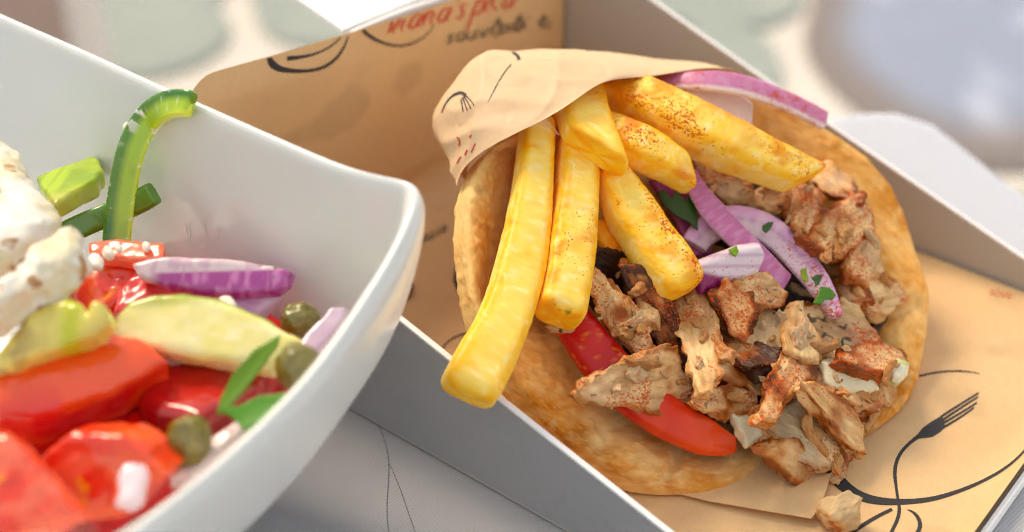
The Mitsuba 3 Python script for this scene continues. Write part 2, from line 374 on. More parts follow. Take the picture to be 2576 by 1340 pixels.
slab([(2480, 500), (2600, 470), (2800, 420), (2900, 600), (2750, 760), (2560, 640)], gr1, gr2, 5)
slab([(-400, 40), (-300, -160), (-40, -180), (60, -30), (20, 180), (-200, 230)], gr1, gr2, 6)
slab([(-300, 300), (-60, 230), (200, 230), (360, 260), (300, 480), (-100, 520)], gr2, gr1, 7)
slab([(1330, -80), (1430, -200), (1640, -190), (1690, -120), (1560, 10), (1400, 20)], gr2, gr1, 8)
slab([(420, 330), (640, 230), (900, 190), (1300, 170), (1400, 330), (900, 460)], gr1, gr2, 9)
# chair leg of brown wood beyond the table
pk = thing('chair_leg', 'blurred brown wooden chair leg with a pale edge at the far left', 'chair leg')
bp = at(70, 60, -.45)
put('post', box([bp[0] - .10, bp[1] + .1, -.45], (.24, .07, .62)), 'wood', pk)
put('edge_strip', box([bp[0] + .034, bp[1] + .1, -.45], (.024, .074, .616)), 'wood_pale', pk)

# ---------------------------------------------------------------- table, cloth, place mat
te1 = np.array([-.94, -.342]); te1 /= np.linalg.norm(te1); te2 = np.array([.342, -.94]); te2 /= np.linalg.norm(te2)
TC = np.array([.1435, .1505])
def table_outline(grow, r, n=10):
    L1, L2 = .85, .8
    cs_ = [np.array([0, 0]), np.array([L1, 0]), np.array([L1, L2]), np.array([0, L2])]
    pg = Polygon([(-grow, -grow), (L1 + grow, -grow), (L1 + grow, L2 + grow), (-grow, L2 + grow)]).buffer(-r).buffer(r, quad_segs=n)
    q = np.array(pg.exterior.coords)[:-1]
    return TC + q[:, :1] * te1 + q[:, 1:] * te2
tk = thing('table', 'square table covered by the white cloth under tray and bowl', 'table')
o_ = table_outline(-.003, .02)
tm = trimesh.creation.extrude_polygon(Polygon(o_), .03, engine='earcut'); tm.apply_translation([0, 0, -.0345])
put('tabletop', tm, 'wood', tk)
for i, (a, b) in enumerate(((.05, .05), (.8, .05), (.8, .75), (.05, .75))):
    c = TC + a * te1 + b * te2
    put('leg', box([c[0], c[1], (GZ - .0345) / 2 - .003], (.05, .05, -GZ - .05)), 'wood', tk)
ck = thing('tablecloth', 'bluish white tablecloth with its corner lit beyond the tray', 'tablecloth')
rows = []
N = 240
def ring(grow, r, z, wave=0.):
    q = table_outline(grow, r, 14); q = np.vstack([q, q[:1]])
    s = np.append(0, np.cumsum(np.linalg.norm(np.diff(q, axis=0), axis=1))); s /= s[-1]
    k = np.linspace(0, 1, N, endpoint=False); p = np.stack([np.interp(k, s, q[:, 0]), np.interp(k, s, q[:, 1])], 1)
    c = p.mean(0); d = (p - c) / np.linalg.norm(p - c, axis=1, keepdims=True)
    p = p + d * (wave * np.sin(k * 2 * np.pi * 26) * (0.5 + noise(np.stack([k * 30, 0 * k, 0 * k], 1))))[:, None]
    return np.column_stack([p, np.full(N, z)])
cv = np.vstack([ring(-.2, .02, -.0016), ring(-.03, .02, -.0016), ring(-.008, .018, -.0016), ring(-.003, .02, -.002), ring(0, .022, -.005), ring(.003, .024, -.02), ring(.008, .026, -.08, .004), ring(.012, .03, -.17, .009), ring(.014, .03, -.24, .012)])
cv = np.vstack([cv, [[*(TC + .42 * te1 + .4 * te2), -.0016]]])
cf = np.vstack([grid_faces(9, N, True), [[len(cv) - 1, (j + 1) % N, j] for j in range(N)]])
put('cloth', (cv, cf), 'linen', ck, True)
mk = thing('place_mat', 'grey place mat with fine stripes beneath bowl and tray', 'place mat')
mv = np.array([st(-.50, -.42, 0)[:2], st(.34, -.42, 0)[:2], st(.34, .145, 0)[:2], st(-.05, .145, 0)[:2], st(-.25, .02, 0)[:2]])
mm = trimesh.creation.extrude_polygon(Polygon(mv).buffer(-.004).buffer(.004), .0010, engine='earcut'); mm.apply_translation([0, 0, -.0011])
matkey = put('sheet', mm, 'weave', mk)
flatmat = (np.array([st(-.5, -.42, -.0001), st(.34, -.42, -.0001), st(.34, .145, -.0001), st(-.5, .145, -.0001)]), np.array([[0, 1, 2], [0, 2, 3]]))
put('printed_line', joined([stroke(flatmat, [(948, 1060), (962, 1095), (975, 1140), (978, 1200), (974, 1270), (980, 1345)], [1.6, 2.6, 2]), stroke(flatmat, [(978, 1165), (1000, 1215), (1022, 1275), (1046, 1345)], [1.6, 2.4, 2])]), 'ink_grey', mk)

# ---------------------------------------------------------------- cardboard tray
ZF = lambda s: float(np.interp(s, [-.047, .021, .06, .1015, .151], [.0605, .0397, .0286, .0172, .0045]))
ZR = lambda s: float(np.interp(s, [-.047, -.0103, .0427, .119, .151], [.0665, .0546, .0365, .0119, .0035]))
S0, S1, TW = -.0455, .151, .157
Z = np.array([0, 0, 1.0])
trk = thing('food_tray', 'long grey cardboard tray with bright cut edges, holding the wrapped pita', 'tray')
put('floor', prism([(S0, 0), (S1, 0), (S1, TW), (S0, TW)], A0 + Z * .0004, DS, DT, Z, .0008), 'card_inside', trk)
ss = np.linspace(S0, S1, 24)
def wall(zfun, t0, depth, mat, name):
    put(name, prism([(S0, .0004)] + [(S1, .0004)] + [(s, zfun(s) - .0006) for s in ss[::-1]], A0 + t0 * DT, DS, Z, -np.cross(DS, Z) * 1.0, depth), mat, trk)
    put('rim_edge', prism([(s, zfun(s) - .0006) for s in ss] + [(s, zfun(s)) for s in ss[::-1]], A0 + (t0 - .00015) * DT, DS, Z, DT, depth + .0003), 'card_edge', trk)
wall(ZF, 0, .0011, 'card', 'side_wall')
wall(ZR, TW, .0011, 'card_inside', 'side_wall')
ZB = lambda t: float(np.interp(t, [0, .0578, .104, .157], [.0780, .0694, .0640, .0662]))
tt_ = np.linspace(0.0011, TW, 24)
put('back_wall', prism([(t, .0004) for t in (tt_[0], tt_[-1])] + [(t, ZB(t) - .0002 - .004 * float(sst(.058, .03, t))) for t in tt_[::-1]], A0 + (S0 - .0011) * DS, DT, Z, DS, .0011), 'card_inside', trk)
tb = np.linspace(.060, TW, 14)
put('rim_edge', prism([(t, ZB(t) - .0002) for t in tb] + [(t, ZB(t) + .0014 * min(1, (t - .06) / .02)+.0001) for t in tb[::-1]], A0 + (S0 - .0012) * DS, DT, Z, DS, .0011), 'card_edge', trk)
put('end_wall', prism([(0.0011, .0004), (TW - .0003, .0004), (TW - .0003, .0036), (.0011, .0044)], A0 + S1 * DS, DT, Z, DS, .0012), 'card_edge', trk)
# lid folded back behind the back wall
fz = .0655
q0, q1 = at(862, 76, .0690), at(742, -8, .0665)
q2 = q1 + DT * .12; q3 = st(S0 - .0015, .16, .0655)
lidv = np.array([q0, q1 + (q1 - q0) * .6, q2 + (q1 - q0) * .6, q3])
lc = lidv.mean(0); 
put('lid_flap', trimesh.convex.convex_hull(np.vstack([lidv, lidv - Z * .0012])), 'card_edge', trk)

# ---------------------------------------------------------------- printed paper lining the tray
lk = thing('paper_liner', 'brown greaseproof paper with printed fork and script lining the tray', 'paper liner')
ts = np.linspace(.0016, TW - .0012, 70)
prof = []
for d in np.linspace(S1 - .0006, S0 + .012, 60): prof.append((d, .0019, 0))
for a in np.linspace(0, np.pi / 2, 8)[1:]: prof.append((S0 + .012 - .0112 * np.sin(a), .0019 + .0112 * (1 - np.cos(a)), 0))
for k in np.linspace(0, 1, 22)[1:]: prof.append((S0 + .0008, None, k))
lv = []
for (s, z, k) in prof:
    for t in ts:
        if z is None:
            zt = ZB(t) + .0003 - .007 * max(0, 1 - t / .011) ** 2.2; z0 = .0131; zz = z0 + (zt - z0) * k
            cr = zt - .0075 + .002 * t / TW                   # crease below the top edge
            lean = -max(0, zz - cr) * (.15 + .45 * float(sst(.075, .05, t))) + .0012 * math.exp(-((zz - cr) / .0018) ** 2) * sst(.07, .02, t)
            lv.append(st(s + .0009 + lean * .35 + .0010 * (noise(np.array([t * 60, zz * 60, 3.])) - .5), t, zz))
        else:
            zz = z
            e = max(0., 1 - (t - .0016) / .007) if s > .03 else 0.   # climbs the near side wall a little
            up = e ** 2 * (ZF(s) * .55) * sst(.03, .07, s)
            e2 = max(0., 1 - (S1 - .0006 - s) / .008)
            up = max(up, e2 ** 2 * .004)
            lv.append(st(s, t, zz + up + .0006 * (fbm(np.array([s * 45, t * 45, 1.]), 2, 3) - .4) * sst(S0, S0 + .03, s)))
lv = np.array(lv); lf = grid_faces(len(prof), len(ts))
put('sheet', (lv, lf), 'kraft', lk, True)
LM = (lv, lf)
put('printed_fork', joined([
    stroke(LM, [(2462, 990), (2415, 1019), (2366, 1051)], [4, 5, 6]), stroke(LM, [(2460, 1000), (2415, 1029), (2369, 1060)], [4, 5, 6]),
    stroke(LM, [(2457, 1015), (2417, 1040), (2371, 1067)], [4, 5, 6]), stroke(LM, [(2450, 1027), (2416, 1051), (2374, 1076)], [4, 5, 6]),
    blot(LM, [(2370, 1047), (2342, 1063), (2319, 1080), (2308, 1095), (2312, 1105), (2328, 1103), (2347, 1100), (2364, 1089), (2378, 1076)]),
    stroke(LM, [(2316, 1095), (2291, 1114), (2272, 1133), (2256, 1161), (2251, 1189), (2254, 1225), (2259, 1259), (2262, 1284), (2255, 1314), (2238, 1348)], [11, 8, 8, 9, 9, 7, 7, 9, 9, 8])]), 'ink_black', lk)
put('printed_swirl', stroke(LM, [(2103, 1202), (2132, 1231), (2174, 1253), (2224, 1263), (2272, 1264), (2342, 1257), (2425, 1232), (2495, 1200), (2545, 1167), (2582, 1130)], [34, 24, 18, 13, 11, 9, 7, 6, 4]), 'ink_black', lk)
put('printed_swirl', stroke(LM, [(2140, 1345), (2188, 1312), (2244, 1283)], [10, 9, 8]), 'ink_black', lk)
put('printed_swirl', stroke(LM, [(2283, 1284), (2305, 1298), (2314, 1318), (2300, 1348)], [2, 8, 11, 9]), 'ink_black', lk)
put('printed_swirl', stroke(LM, [(2312, 948), (2360, 938), (2410, 935), (2464, 942)], [5, 4, 4, 1.5]), 'ink_black', lk)
put('printed_swirl', joined([stroke(LM, [(866, 82), (838, 112), (795, 135), (750, 145), (722, 148)], [3, 4, 5, 8, 12]), stroke(LM, [(877, 84), (868, 112), (846, 146), (812, 170), (770, 179), (725, 178), (692, 168), (678, 150), (682, 132)], [1.5, 5, 7, 8, 8, 9, 13, 19, 8])]), 'ink_black', lk)
put('printed_swirl', stroke(LM, [(908, 70), (930, 92), (962, 108), (1005, 116), (1045, 106), (1072, 88), (1092, 62)], [10, 9, 7, 6, 5, 3, 1.5]), 'ink_black', lk)
put('printed_script', script(LM, "mana's pita", (976, 86), (37, -8), (13, -37), 6.5), 'ink_red', lk, label='red script lettering along the top of the brown paper')
put('printed_script', script(LM, 'souvlaki &', (1118, 110), (36, -6.5), (8, -21), 5.5), 'ink_black', lk, label='black script lettering below the red lettering')
put('printed_script', script(LM, 'house', (1040, 622), (21, -10), (5, -17), 4), 'ink_black', lk)
put('printed_script', script(LM, 'o/xo', (2492, 742), (19, 4), (-3, -12), 2.6), 'ink_red', lk)
put('printed_swirl', blot(LM, [(1178, 640), (1158, 652), (1143, 680), (1140, 710), (1150, 735), (1172, 752), (1190, 740), (1190, 660)]), 'ink_black', lk)
put('printed_swirl', stroke(LM, [(1108, 890), (1120, 868), (1145, 850), (1185, 838)], [3, 4, 4, 4]), 'ink_black', lk)
put('printed_swirl', stroke(LM, [(1270, 1026), (1300, 1020), (1340, 1018)], [4, 5, 5]), 'ink_black', lk)

# ---------------------------------------------------------------- pita
OUT = [(1300, 330), (1215, 390), (1172, 470), (1160, 560), (1165, 650), (1180, 760), (1212, 850), (1268, 940), (1340, 1040), (1430, 1128), (1540, 1190), (1650, 1232), (1760, 1247), (1880, 1238), (2000, 1214), (2105, 1168), (2222, 1085), (2300, 985), (2330, 870), (2343, 745), (2310, 630), (2265, 505), (2185, 400), (2080, 325), (1960, 258), (1850, 215), (1700, 190), (1500, 225)]
INN = [(1400, 390), (1320, 370), (1290, 440), (1268, 530), (1250, 650), (1250, 770), (1310, 840), (1385, 890), (1440, 960), (1530, 1040), (1630, 1095), (1720, 1130), (1810, 1140), (1900, 1115), (1980, 1080), (2060, 1040), (2150, 990), (2215, 930), (2225, 850), (2230, 750), (2195, 650), (2150, 530), (2070, 440), (1990, 360), (1890, 290), (1800, 255), (1680, 265), (1520, 300)]
HO = [2, 2, 2, 2, 2, 1, 0, 0, 0, 0, 0, 0, 0, 0, 0, 0, 0, 0, 0, 0, 0, 0, 0, 0, 0, 0, 0, 2]
CTR = food(1740, 720, -22); CTR[2] = max(CTR[2], .012)
ctl = []
for (o, i, h) in zip(OUT, INN, HO):
    O, I = food(*o, h), food(*i, 0)
    r = [O * .45 + CTR * .55 - NM * .012, O * .85 + CTR * .15 - NM * .0105, O - NM * .0068, O - NM * .0022, O * .86 + I * .14 + NM * .0012, O * .55 + I * .45 + NM * .0010, I * .9 + O * .1 - NM * .0016, I * .75 + CTR * .25 - NM * .007, I * .4 + CTR * .6 - NM * .008, CTR - NM * .004]
    ctl.append(r)
ctl = np.array(ctl); ctl = np.concatenate([ctl, ctl[:1]])
NF, NQ = 420, 130
ph = np.linspace(0, 1, NF, endpoint=False)
c1 = CubicSpline(np.linspace(0, 1, len(ctl)), ctl, axis=0, bc_type='periodic')(ph)
qs = np.linspace(0, 1, NQ); c2 = CubicSpline(np.linspace(0, 1, c1.shape[1]), c1, axis=1)(qs)
pv = c2.transpose(1, 0, 2).reshape(-1, 3); pf = grid_faces(NQ, NF, True)
nn = normals(pv, pf)
if (nn[NF * 60:NF * 70] @ NM).mean() < 0: pf = pf[:, ::-1]; nn = -nn
PH, QS = np.tile(ph, NQ), np.repeat(qs, NF)
big = fbm(pv * 75, 3, 5); med = fbm(pv * 260, 3, 8); fin = fbm(pv * 1300, 2, 2)
crease = np.zeros(len(pv))
for (p0, wd, dp) in ((.333, .007, 1), (.395, .006, .9), (.475, .007, 1.1), (.55, .007, .8), (.665, .006, 1.1)):
    x = PH + .012 * (noise(np.stack([QS * 14, 0 * QS + p0 * 50, 0 * QS], 1)) - .5) - p0
    crease = np.maximum(crease, dp * np.exp(-(x / wd) ** 2) * sst(.36, .44, QS) * sst(.78, .6, QS))
pv = pv + nn * (((big - .5) * .9 + (med - .5) * .45 + (fin - .5) * .30 + .35 * sst(.62, .8, fbm(pv * 420, 2, 77)) - crease * 1.9) * .001)[:, None]
pv[:, 2] = np.maximum(pv[:, 2], .0026 + .0005 * med)
gold, brown, pale, dark = lin(241, 190, 122) * .96, lin(204, 126, 46) * .92, lin(252, 226, 168) * .97, lin(128, 70, 26) * .85
toast = sst(.38, .72, fbm(pv * 62 + 3, 4, 12)) * .9 + .3 * (med - .5) + .35 * sst(.50, .36, np.abs(QS - .44) * 3)
lower = sst(.26, .32, PH) * sst(.56, .50, PH)
palem = lower * sst(.46, .56, QS) * sst(.60, .40, fbm(pv * 90 + 5, 3, 21))
pc = lerp(gold, pale, (.55 - .35 * sst(.52, .62, PH)) * sst(.56, .40, fbm(pv * 60 + 9, 3, 71)))
pc = lerp(pc, brown, np.clip(toast * .62 * (.5 + sst(.3, .7, fbm(pv * 500, 3, 72))), 0, 1))
pc = lerp(pc, pale, np.clip(palem * .6 + crease * .5 + .45 * lower * sst(.40, .34, QS), 0, 1))
lip = sst(.26, .20, PH) * 1.0
pc = lerp(pc, lerp(pale * np.array([.95, .86, .78]), brown, sst(.44, .56, QS + .10 * (med - .5)) * .5 + .25 * sst(.4, .7, fbm(pv * 140, 3, 6))), lip)
pc = lerp(pc, dark, .45 * sst(.62, .80, fbm(pv * 130 + 11, 4, 31)))
for q_, r_, k_ in (((2262, 498, 0), .011, .75), ((2075, 425, 2), .010, .55), ((2235, 770, 0), .007, .6), ((2150, 1010, 2), .008, .4), ((1700, 1190, 0), .008, .5), ((1500, 1120, 0), .009, .45), ((1850, 1215, 0), .010, .5)):
    pc = lerp(pc, brown * .85, k_ * np.exp(-(np.linalg.norm(pv - food(*q_), axis=1) / r_) ** 2) * sst(.25, .6, fbm(pv * 260, 3, 55)))
pc = pc * (.88 + .24 * fin[:, None])
pc = lerp(pc, brown, .34 * sst(.48, .66, fbm(pv * 300, 4, 91)) * sst(.35, .6, fbm(pv * 50, 2, 93)))
pc = lerp(pc, pale, .22 * sst(.56, .66, fbm(pv * 430, 3, 92)))
fl = fbm(pv * 2600, 2, 44)
pc = lerp(pc, pale, .35 * sst(.6, .8, fl))
pk_ = thing('pita_bread', 'golden toasted pita rolled open around the fries and meat', 'pita bread')
put('bread', (pv, pf), 'food_matte', pk_, True, color=np.clip(pc, 0, 1))

# ---------------------------------------------------------------- paper cone round the pita
wk = thing('paper_wrap', 'pale kraft paper cone wrapped round the pita, with printed fork', 'paper wrap')
W0 = [(1150, 470, 0), (1186, 404, 7), (1270, 350, 15), (1370, 300, 19), (1450, 250, 21), (1530, 205, 19), (1650, 190, 12), (1800, 172, 6), (1930, 240, -4)]
W1 = [(1132, 420, -3), (1150, 330, 3), (1215, 262, 10), (1320, 215, 14), (1415, 175, 15), (1510, 158, 13), (1645, 162, 6), (1790, 164, 1), (1915, 232, -8)]
W2 = [(1113, 370, -10), (1097, 280, -7), (1148, 207, -2), (1208, 150, 1), (1300, 134, 1), (1410, 126, 0), (1640, 148, -4), (1775, 162, -6), (1890, 225, -14)]
W3 = [(1125, 400, -20), (1108, 310, -20), (1158, 235, -18), (1222, 178, -16), (1310, 158, -17), (1420, 150, -18), (1640, 175, -18), (1750, 190, -20), (1860, 250, -24)]
W4 = [(1190, 470, -32), (1180, 400, -34), (1220, 330, -36), (1270, 280, -36), (1340, 260, -36), (1430, 260, -36), (1600, 280, -34), (1700, 300, -34), (1800, 340, -34)]
G = np.array([[food(*p) for p in row] for row in (W0, W1, W2, W3, W4)])
G[..., 2] = np.maximum(G[..., 2], .004)
NR, NC = 70, 150
g1 = CubicSpline(np.linspace(0, 1, 9), G, axis=1)(np.linspace(0, 1, NC))
g2 = CubicSpline(np.linspace(0, 1, 5), g1, axis=0)(np.linspace(0, 1, NR))
wv = g2.reshape(-1, 3); wf = grid_faces(NR, NC); wn = normals(wv, wf)
if (wn @ (EYE - wv.mean(0))).mean() < 0: wf = wf[:, ::-1]; wn = -wn
RR, CC = np.repeat(np.linspace(0, 1, NR), NC), np.tile(np.linspace(0, 1, NC), NR)
fold = np.abs(((CC * 3.2 + 1.2 * RR + .6 * noise(np.stack([CC * 6, RR * 3, 0 * RR], 1))) % 1) - .5) * 2
fold = np.maximum(fold, 1 - fold) ** 3
xr = CC - (.08 + .62 * RR + .05 * noise(np.stack([RR * 5, 0 * RR, 0 * RR], 1)))
xr2 = CC - (.30 + .75 * RR)
ridge = 1.3 * np.exp(-np.abs(xr) / .05) + .6 * np.exp(-np.abs(xr2) / .035)
cr2 = np.abs(fbm(wv * 70 + 4, 3, 19) - .5)
wv = wv + wn * (ridge * sst(0, .15, RR) * sst(.95, .6, RR) + (fold - .4) * 1.1 * sst(.02, .25, RR) * sst(.50, .30, RR) * sst(.8, .35, CC) - sst(.05, 0, cr2) * .25 * sst(0, .15, RR))[:, None] * .001
wv[:, 2] = np.maximum(wv[:, 2], .003)
put('sheet', (wv, wf), 'kraft_pale', wk, True)
WM = (wv, wf)
put('inner_fold', (np.array([food(*p) for p in ((1325, 322, 12), (1372, 296, 15), (1410, 342, 11), (1392, 338, 10), (1362, 322, 11))]), np.array([[0, 1, 4], [1, 2, 3], [1, 3, 4]])), 'kraft_pale', wk)
put('printed_fork', joined([stroke(WM, [(1112, 285), (1122, 262), (1140, 242), (1160, 235), (1172, 242)], [2, 3, 4, 7, 9]), stroke(WM, [(1170, 240), (1184, 254), (1194, 268)], [4, 3, 2]), stroke(WM, [(1168, 244), (1178, 260), (1186, 276)], [4, 3, 2]), stroke(WM, [(1164, 246), (1170, 262), (1177, 280)], [4, 3, 2]), stroke(WM, [(1160, 250), (1163, 266), (1166, 282)], [3, 3, 2])]), 'ink_black', wk)
put('printed_swirl', joined([stroke(WM, [(1288, 134), (1300, 140), (1306, 152)], [4, 7, 9]), stroke(WM, [(1286, 164), (1265, 190), (1245, 225), (1228, 258)], [2.5, 2, 2, 1.2])]), 'ink_black', wk)
put('printed_script', joined([stroke(WM, p, 3.2) for p in ([(1150, 345), (1157, 358), (1155, 368)], [(1196, 362), (1186, 385)], [(1176, 378), (1170, 392)], [(1160, 395), (1150, 412)], [(1186, 340), (1182, 348)])]), 'ink_red', wk)
# the loose corner of the wrap lying on the tray's paper under the pita
cor = [at(u, v, .0032) for u, v in ((1500, 1170), (1640, 1225), (1780, 1262), (1900, 1285), (2040, 1312), (2062, 1284), (2090, 1200), (1900, 1100), (1600, 1080))]
cz = np.array(cor); cz[:, 2] += np.array([0, 0, .0003, .0006, .001, .0008, .0006, 0, 0])
cc = cz.mean(0)
put('loose_corner', (np.vstack([cz, [cc], cz - Z * .00025, [cc - Z * .00025]]), np.array([[j, (j + 1) % 9, 9] for j in range(9)] + [[10 + (j + 1) % 9, 10 + j, 19] for j in range(9)] + [[j, 10 + j, 10 + (j + 1) % 9] for j in range(9)] + [[j, 10 + (j + 1) % 9, (j + 1) % 9] for j in range(9)])), 'kraft', wk)
# ---------------------------------------------------------------- fries
PALE, GOLD, DEEP = lin(254, 220, 124) * .97, lin(252, 184, 26) * .95, lin(218, 122, 10) * .92
def fry(label, path, w, t, seed, pap=.3, cook=.0, place=food, papx=0., spot=None, **kw):
    wv_ = 1 + .10 * (noise(np.stack([np.linspace(0, 4, 24) + seed * 3.3, np.zeros(24), np.zeros(24)], 1)) - .5)
    w = np.interp(np.linspace(0, 1, 24), np.linspace(0, 1, len(w)), w) * wv_ * .95
    r = sweep([place(*p) for p in path], w, t, seed=seed, ex=kw.pop('ex', 4.0), n=kw.pop('n', 130), m=56, cap=kw.pop('cap', 2.6), amp=.20, fine=.11, **kw)
    corner = sst(.42, .93, np.abs(r.x * r.y)) * .9
    nz = fbm(r.v * 190, 3, seed); nf = fbm(r.v * 900, 2, seed + 4)
    g = np.clip(corner + .9 * sst(.45, .75, nz) * .5 + .55 * sst(.3, 1, r.endq) + cook * .5, 0, 1)
    c = lerp(PALE, GOLD, g)
    c = lerp(c, DEEP, np.clip(sst(.62, .85, nz) * .35 + corner * .35 * sst(.4, .7, nf) + cook * .35, 0, 1))
    c = c * (.92 + .16 * nf[:, None])
    c = lerp(c, lin(255, 242, 190), .6 * sst(.5, .8, fbm(r.v * 650, 3, seed + 6)) * (1 - g))
    side = np.sign(((r.v - r.v.mean(0)) @ RIGHT)[r.x > .9].mean() - ((r.v - r.v.mean(0)) @ RIGHT)[r.x < -.9].mean()) * r.x
    k = thing('french_fry', label, 'french fry', 'fries sticking out of the wrap')
    a = pap * (.35 + .65 * sst(-.2, .9, r.n @ NM)) * (.4 + 1.2 * sst(.35, .65, fbm(r.v * 70, 2, seed + 8)))
    a = a * (1 + papx * (sst(.2, .95, side) * 2.2 - .6))
    c = lerp(c, lin(226, 128, 16) * .95, np.clip(1.25 * a, 0, .8) * sst(.42, .66, fbm(r.v * 230, 3, seed + 9)))
    if spot:
        hp = hits((r.v, r.f), [spot])[0]
        c = lerp(c, lin(96, 58, 18), .9 * sst(.0011, .0005, np.linalg.norm(r.v - hp, axis=1)))
    put('fry', (r.v, r.f), 'food_dusted', k, True, color=np.clip(c, 0, 1), uv=np.stack([a, r.s], 1))
V1 = (NM * .8 + np.array([-.25, -.35, .1])); V1 /= np.linalg.norm(V1)
fry('longest pale fry at the left, drooping over the tray rim', [(1352, 300, 7), (1338, 480, 8), (1315, 640, 10), (1277, 780, 13), (1222, 900, 16), (1172, 1000, 17)], [9.0, 10.2, 12, 13.0, 14.0, 13.2], [10, 10, 11, 11, 11, 10], 1, .03, up=NM, n=190)
fry('upright fry with a blunt end and small dark spot, second from the left', [(1455, 340, 8), (1449, 480, 9), (1434, 640, 11), (1405, 802, 13)], [10, 10.6, 12, 12.2], [10, 11, 11, 11], 2, .34, spot=(1428, 786))
fry('middle fry pointing down to the right with paprika along its right edge', [(1530, 425, 8), (1590, 540, 10), (1660, 645, 12), (1722, 735, 13)], [8, 12.5, 13.2, 12.6], [10, 11, 11, 10], 3, .50, papx=.8)
fry('short fry with a pointed tip just below the paper edge', [(1425, 170, -2), (1452, 250, 9), (1500, 388, 17)], [13, 15, 14], [9, 10, 8], 4, .22, skew=(0, -7.5), cap=1.4)
fry('short slanted fry with a pointed right end beneath the big fry', [(1490, 320, 7), (1610, 372, 14), (1728, 440, 14)], [9.5, 11, 8.5], [9, 10, 8], 5, .62, skew=(0, 4.0), cap=1.4, cook=.25)
fry('largest fry, dusted with paprika, reaching right over the meat', [(1480, 180, -4), (1590, 244, 8), (1710, 305, 13), (1840, 370, 15), (2030, 452, 14)], [10, 12, 13.2, 14, 10], [9, 11, 12, 12, 9], 6, .62, skew=(0, -6.5), cap=1.2, cook=.12, n=190)
fry('thin browned fry half hidden under the middle fry', [(1500, 560, 2), (1540, 630, 3), (1605, 690, 4)], [7, 7, 4], [6, 6, 5], 7, .5, cook=.9)

# ---------------------------------------------------------------- red onion
ON_W, ON_P, ON_D = lin(242, 224, 224) * .92, lin(208, 134, 174) * .92, lin(140, 44, 104) * .85
def onion_put(label, r, c, pap=.2, name='onion_slice', mat='food_dusted_wet', group='red onion pieces in the pita'):
    k = thing(name, label, 'onion slice', group)
    put('layer', (r.v, r.f), mat, k, True, color=np.clip(c, 0, 1), uv=np.stack([np.full(len(r.v), pap) * (.4 + 1.2 * sst(.35, .65, fbm(r.v * 90, 2, 3))), 0 * r.v[:, 0]], 1))
def strip(path, w, t, seed, place=food, up=NM, **kw):
    return sweep([place(*p) for p in path], w, t, up=up, ex=kw.pop('ex', 3.2), n=kw.pop('n', 160), m=44, cap=.6, amp=kw.pop('amp', .18), fine=.05, seed=seed, **kw)
def lines(r, k, seed):
    return fbm(np.stack([r.s * k, r.x * 1.2, 0 * r.s + seed], 1), 2, seed)
r = strip([(1620, 215, 0), (1720, 206, 8), (1810, 207, 12), (1895, 224, 12), (1975, 255, 11), (2030, 281, 10), (2076, 306, 9)], [4.6, 6.0, 6.6, 6.4, 6.2, 6.0], 2.6, 1)
c = lerp(ON_P, ON_W, sst(.35, .9, lines(r, 60, 2)) * .35)
c = lerp(lerp(c, lin(190, 116, 164) * .9, .35), ON_W, sst(.55, .8, r.x))

onion_put('long curved onion strip at the very top, draped over the big fry', r, c, .72)
r = piece([(1700, 225), (1790, 220), (1860, 240), (1892, 262), (1890, 322), (1840, 302), (1760, 258)], 5, 2.4, (0, -4), .2, 200, .05, res=.35, seed=3)
onion_put('pale inner onion layer tucked under the long top strip', r, lerp(ON_W, lin(240, 215, 200) * .85, fbm(r.l * 200, 2, 1)), .2)
r = strip([(1728, 432, 7), (1790, 528, 8), (1850, 592, 9), (1912, 655, 9), (1975, 718, 7)], [4.5, 6.6, 6.8, 6.6, 6.6], 2.0, 4, up=NM + .25 * np.array([-1, 0, 0]))
c = lerp(lin(188, 112, 156) * .92, lin(216, 166, 198) * .9, sst(.4, .8, lines(r, 50, 5)) * .45)
c = lerp(c, lin(225, 190, 205) * .85, .8 * sst(.86, .99, np.abs(r.x)))
onion_put('straight purple onion strip running diagonally across the meat', r, c, .35)
r = strip([(1745, 620, 3), (1790, 572, 4), (1860, 556, 6), (1940, 585, 7), (2010, 650, 8), (2065, 725, 9), (2105, 800, 10)], [7, 8, 8.6, 9.2, 9, 7, 3.5], 2.6, 6)
side = 1.0 if (r.v[np.argmax(r.x)] - EYE) @ RIGHT > 0 else 1.0
o_up = ((r.v - r.v.mean(0)) @ UP)[r.x > .9].mean() > ((r.v - r.v.mean(0)) @ UP)[r.x < -.9].mean()
xo = r.x if o_up else -r.x
c = lerp(lin(226, 196, 208) * .85, lin(222, 172, 208) * .9, sst(-.1, .12, xo))
c = lerp(c, lin(150, 84, 140) * .85, .4 * np.exp(-((xo - .0) / .10) ** 2) + .5 * sst(.9, .99, xo))
c = lerp(c, ON_W, .35 * sst(.4, .8, lines(r, 40, 3)))
onion_put('curved pale onion ring segment sprinkled with paprika, right of the diagonal strip', r, c, .55)
r = piece([(1735, 662), (1800, 640), (1860, 618), (1905, 610), (1916, 640), (1900, 685), (1850, 706), (1800, 722), (1750, 738)], 11, 5.0, (0, -6), .25, 220, .06, res=.35, rnd=2.0, seed=5, bend=(1.2, 0))
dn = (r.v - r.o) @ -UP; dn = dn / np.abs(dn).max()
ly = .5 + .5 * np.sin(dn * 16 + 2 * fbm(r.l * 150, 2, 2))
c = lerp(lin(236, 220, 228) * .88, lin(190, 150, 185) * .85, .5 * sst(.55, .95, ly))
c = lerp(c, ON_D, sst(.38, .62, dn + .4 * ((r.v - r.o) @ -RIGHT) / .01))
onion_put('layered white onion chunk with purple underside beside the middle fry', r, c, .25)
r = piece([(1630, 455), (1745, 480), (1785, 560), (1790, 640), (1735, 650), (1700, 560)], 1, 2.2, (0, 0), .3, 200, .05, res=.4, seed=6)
onion_put('dark purple onion layer in the shade behind the parsley', r, lerp(ON_D, ON_P, .5 * fbm(r.l * 250, 2, 1)), .05)
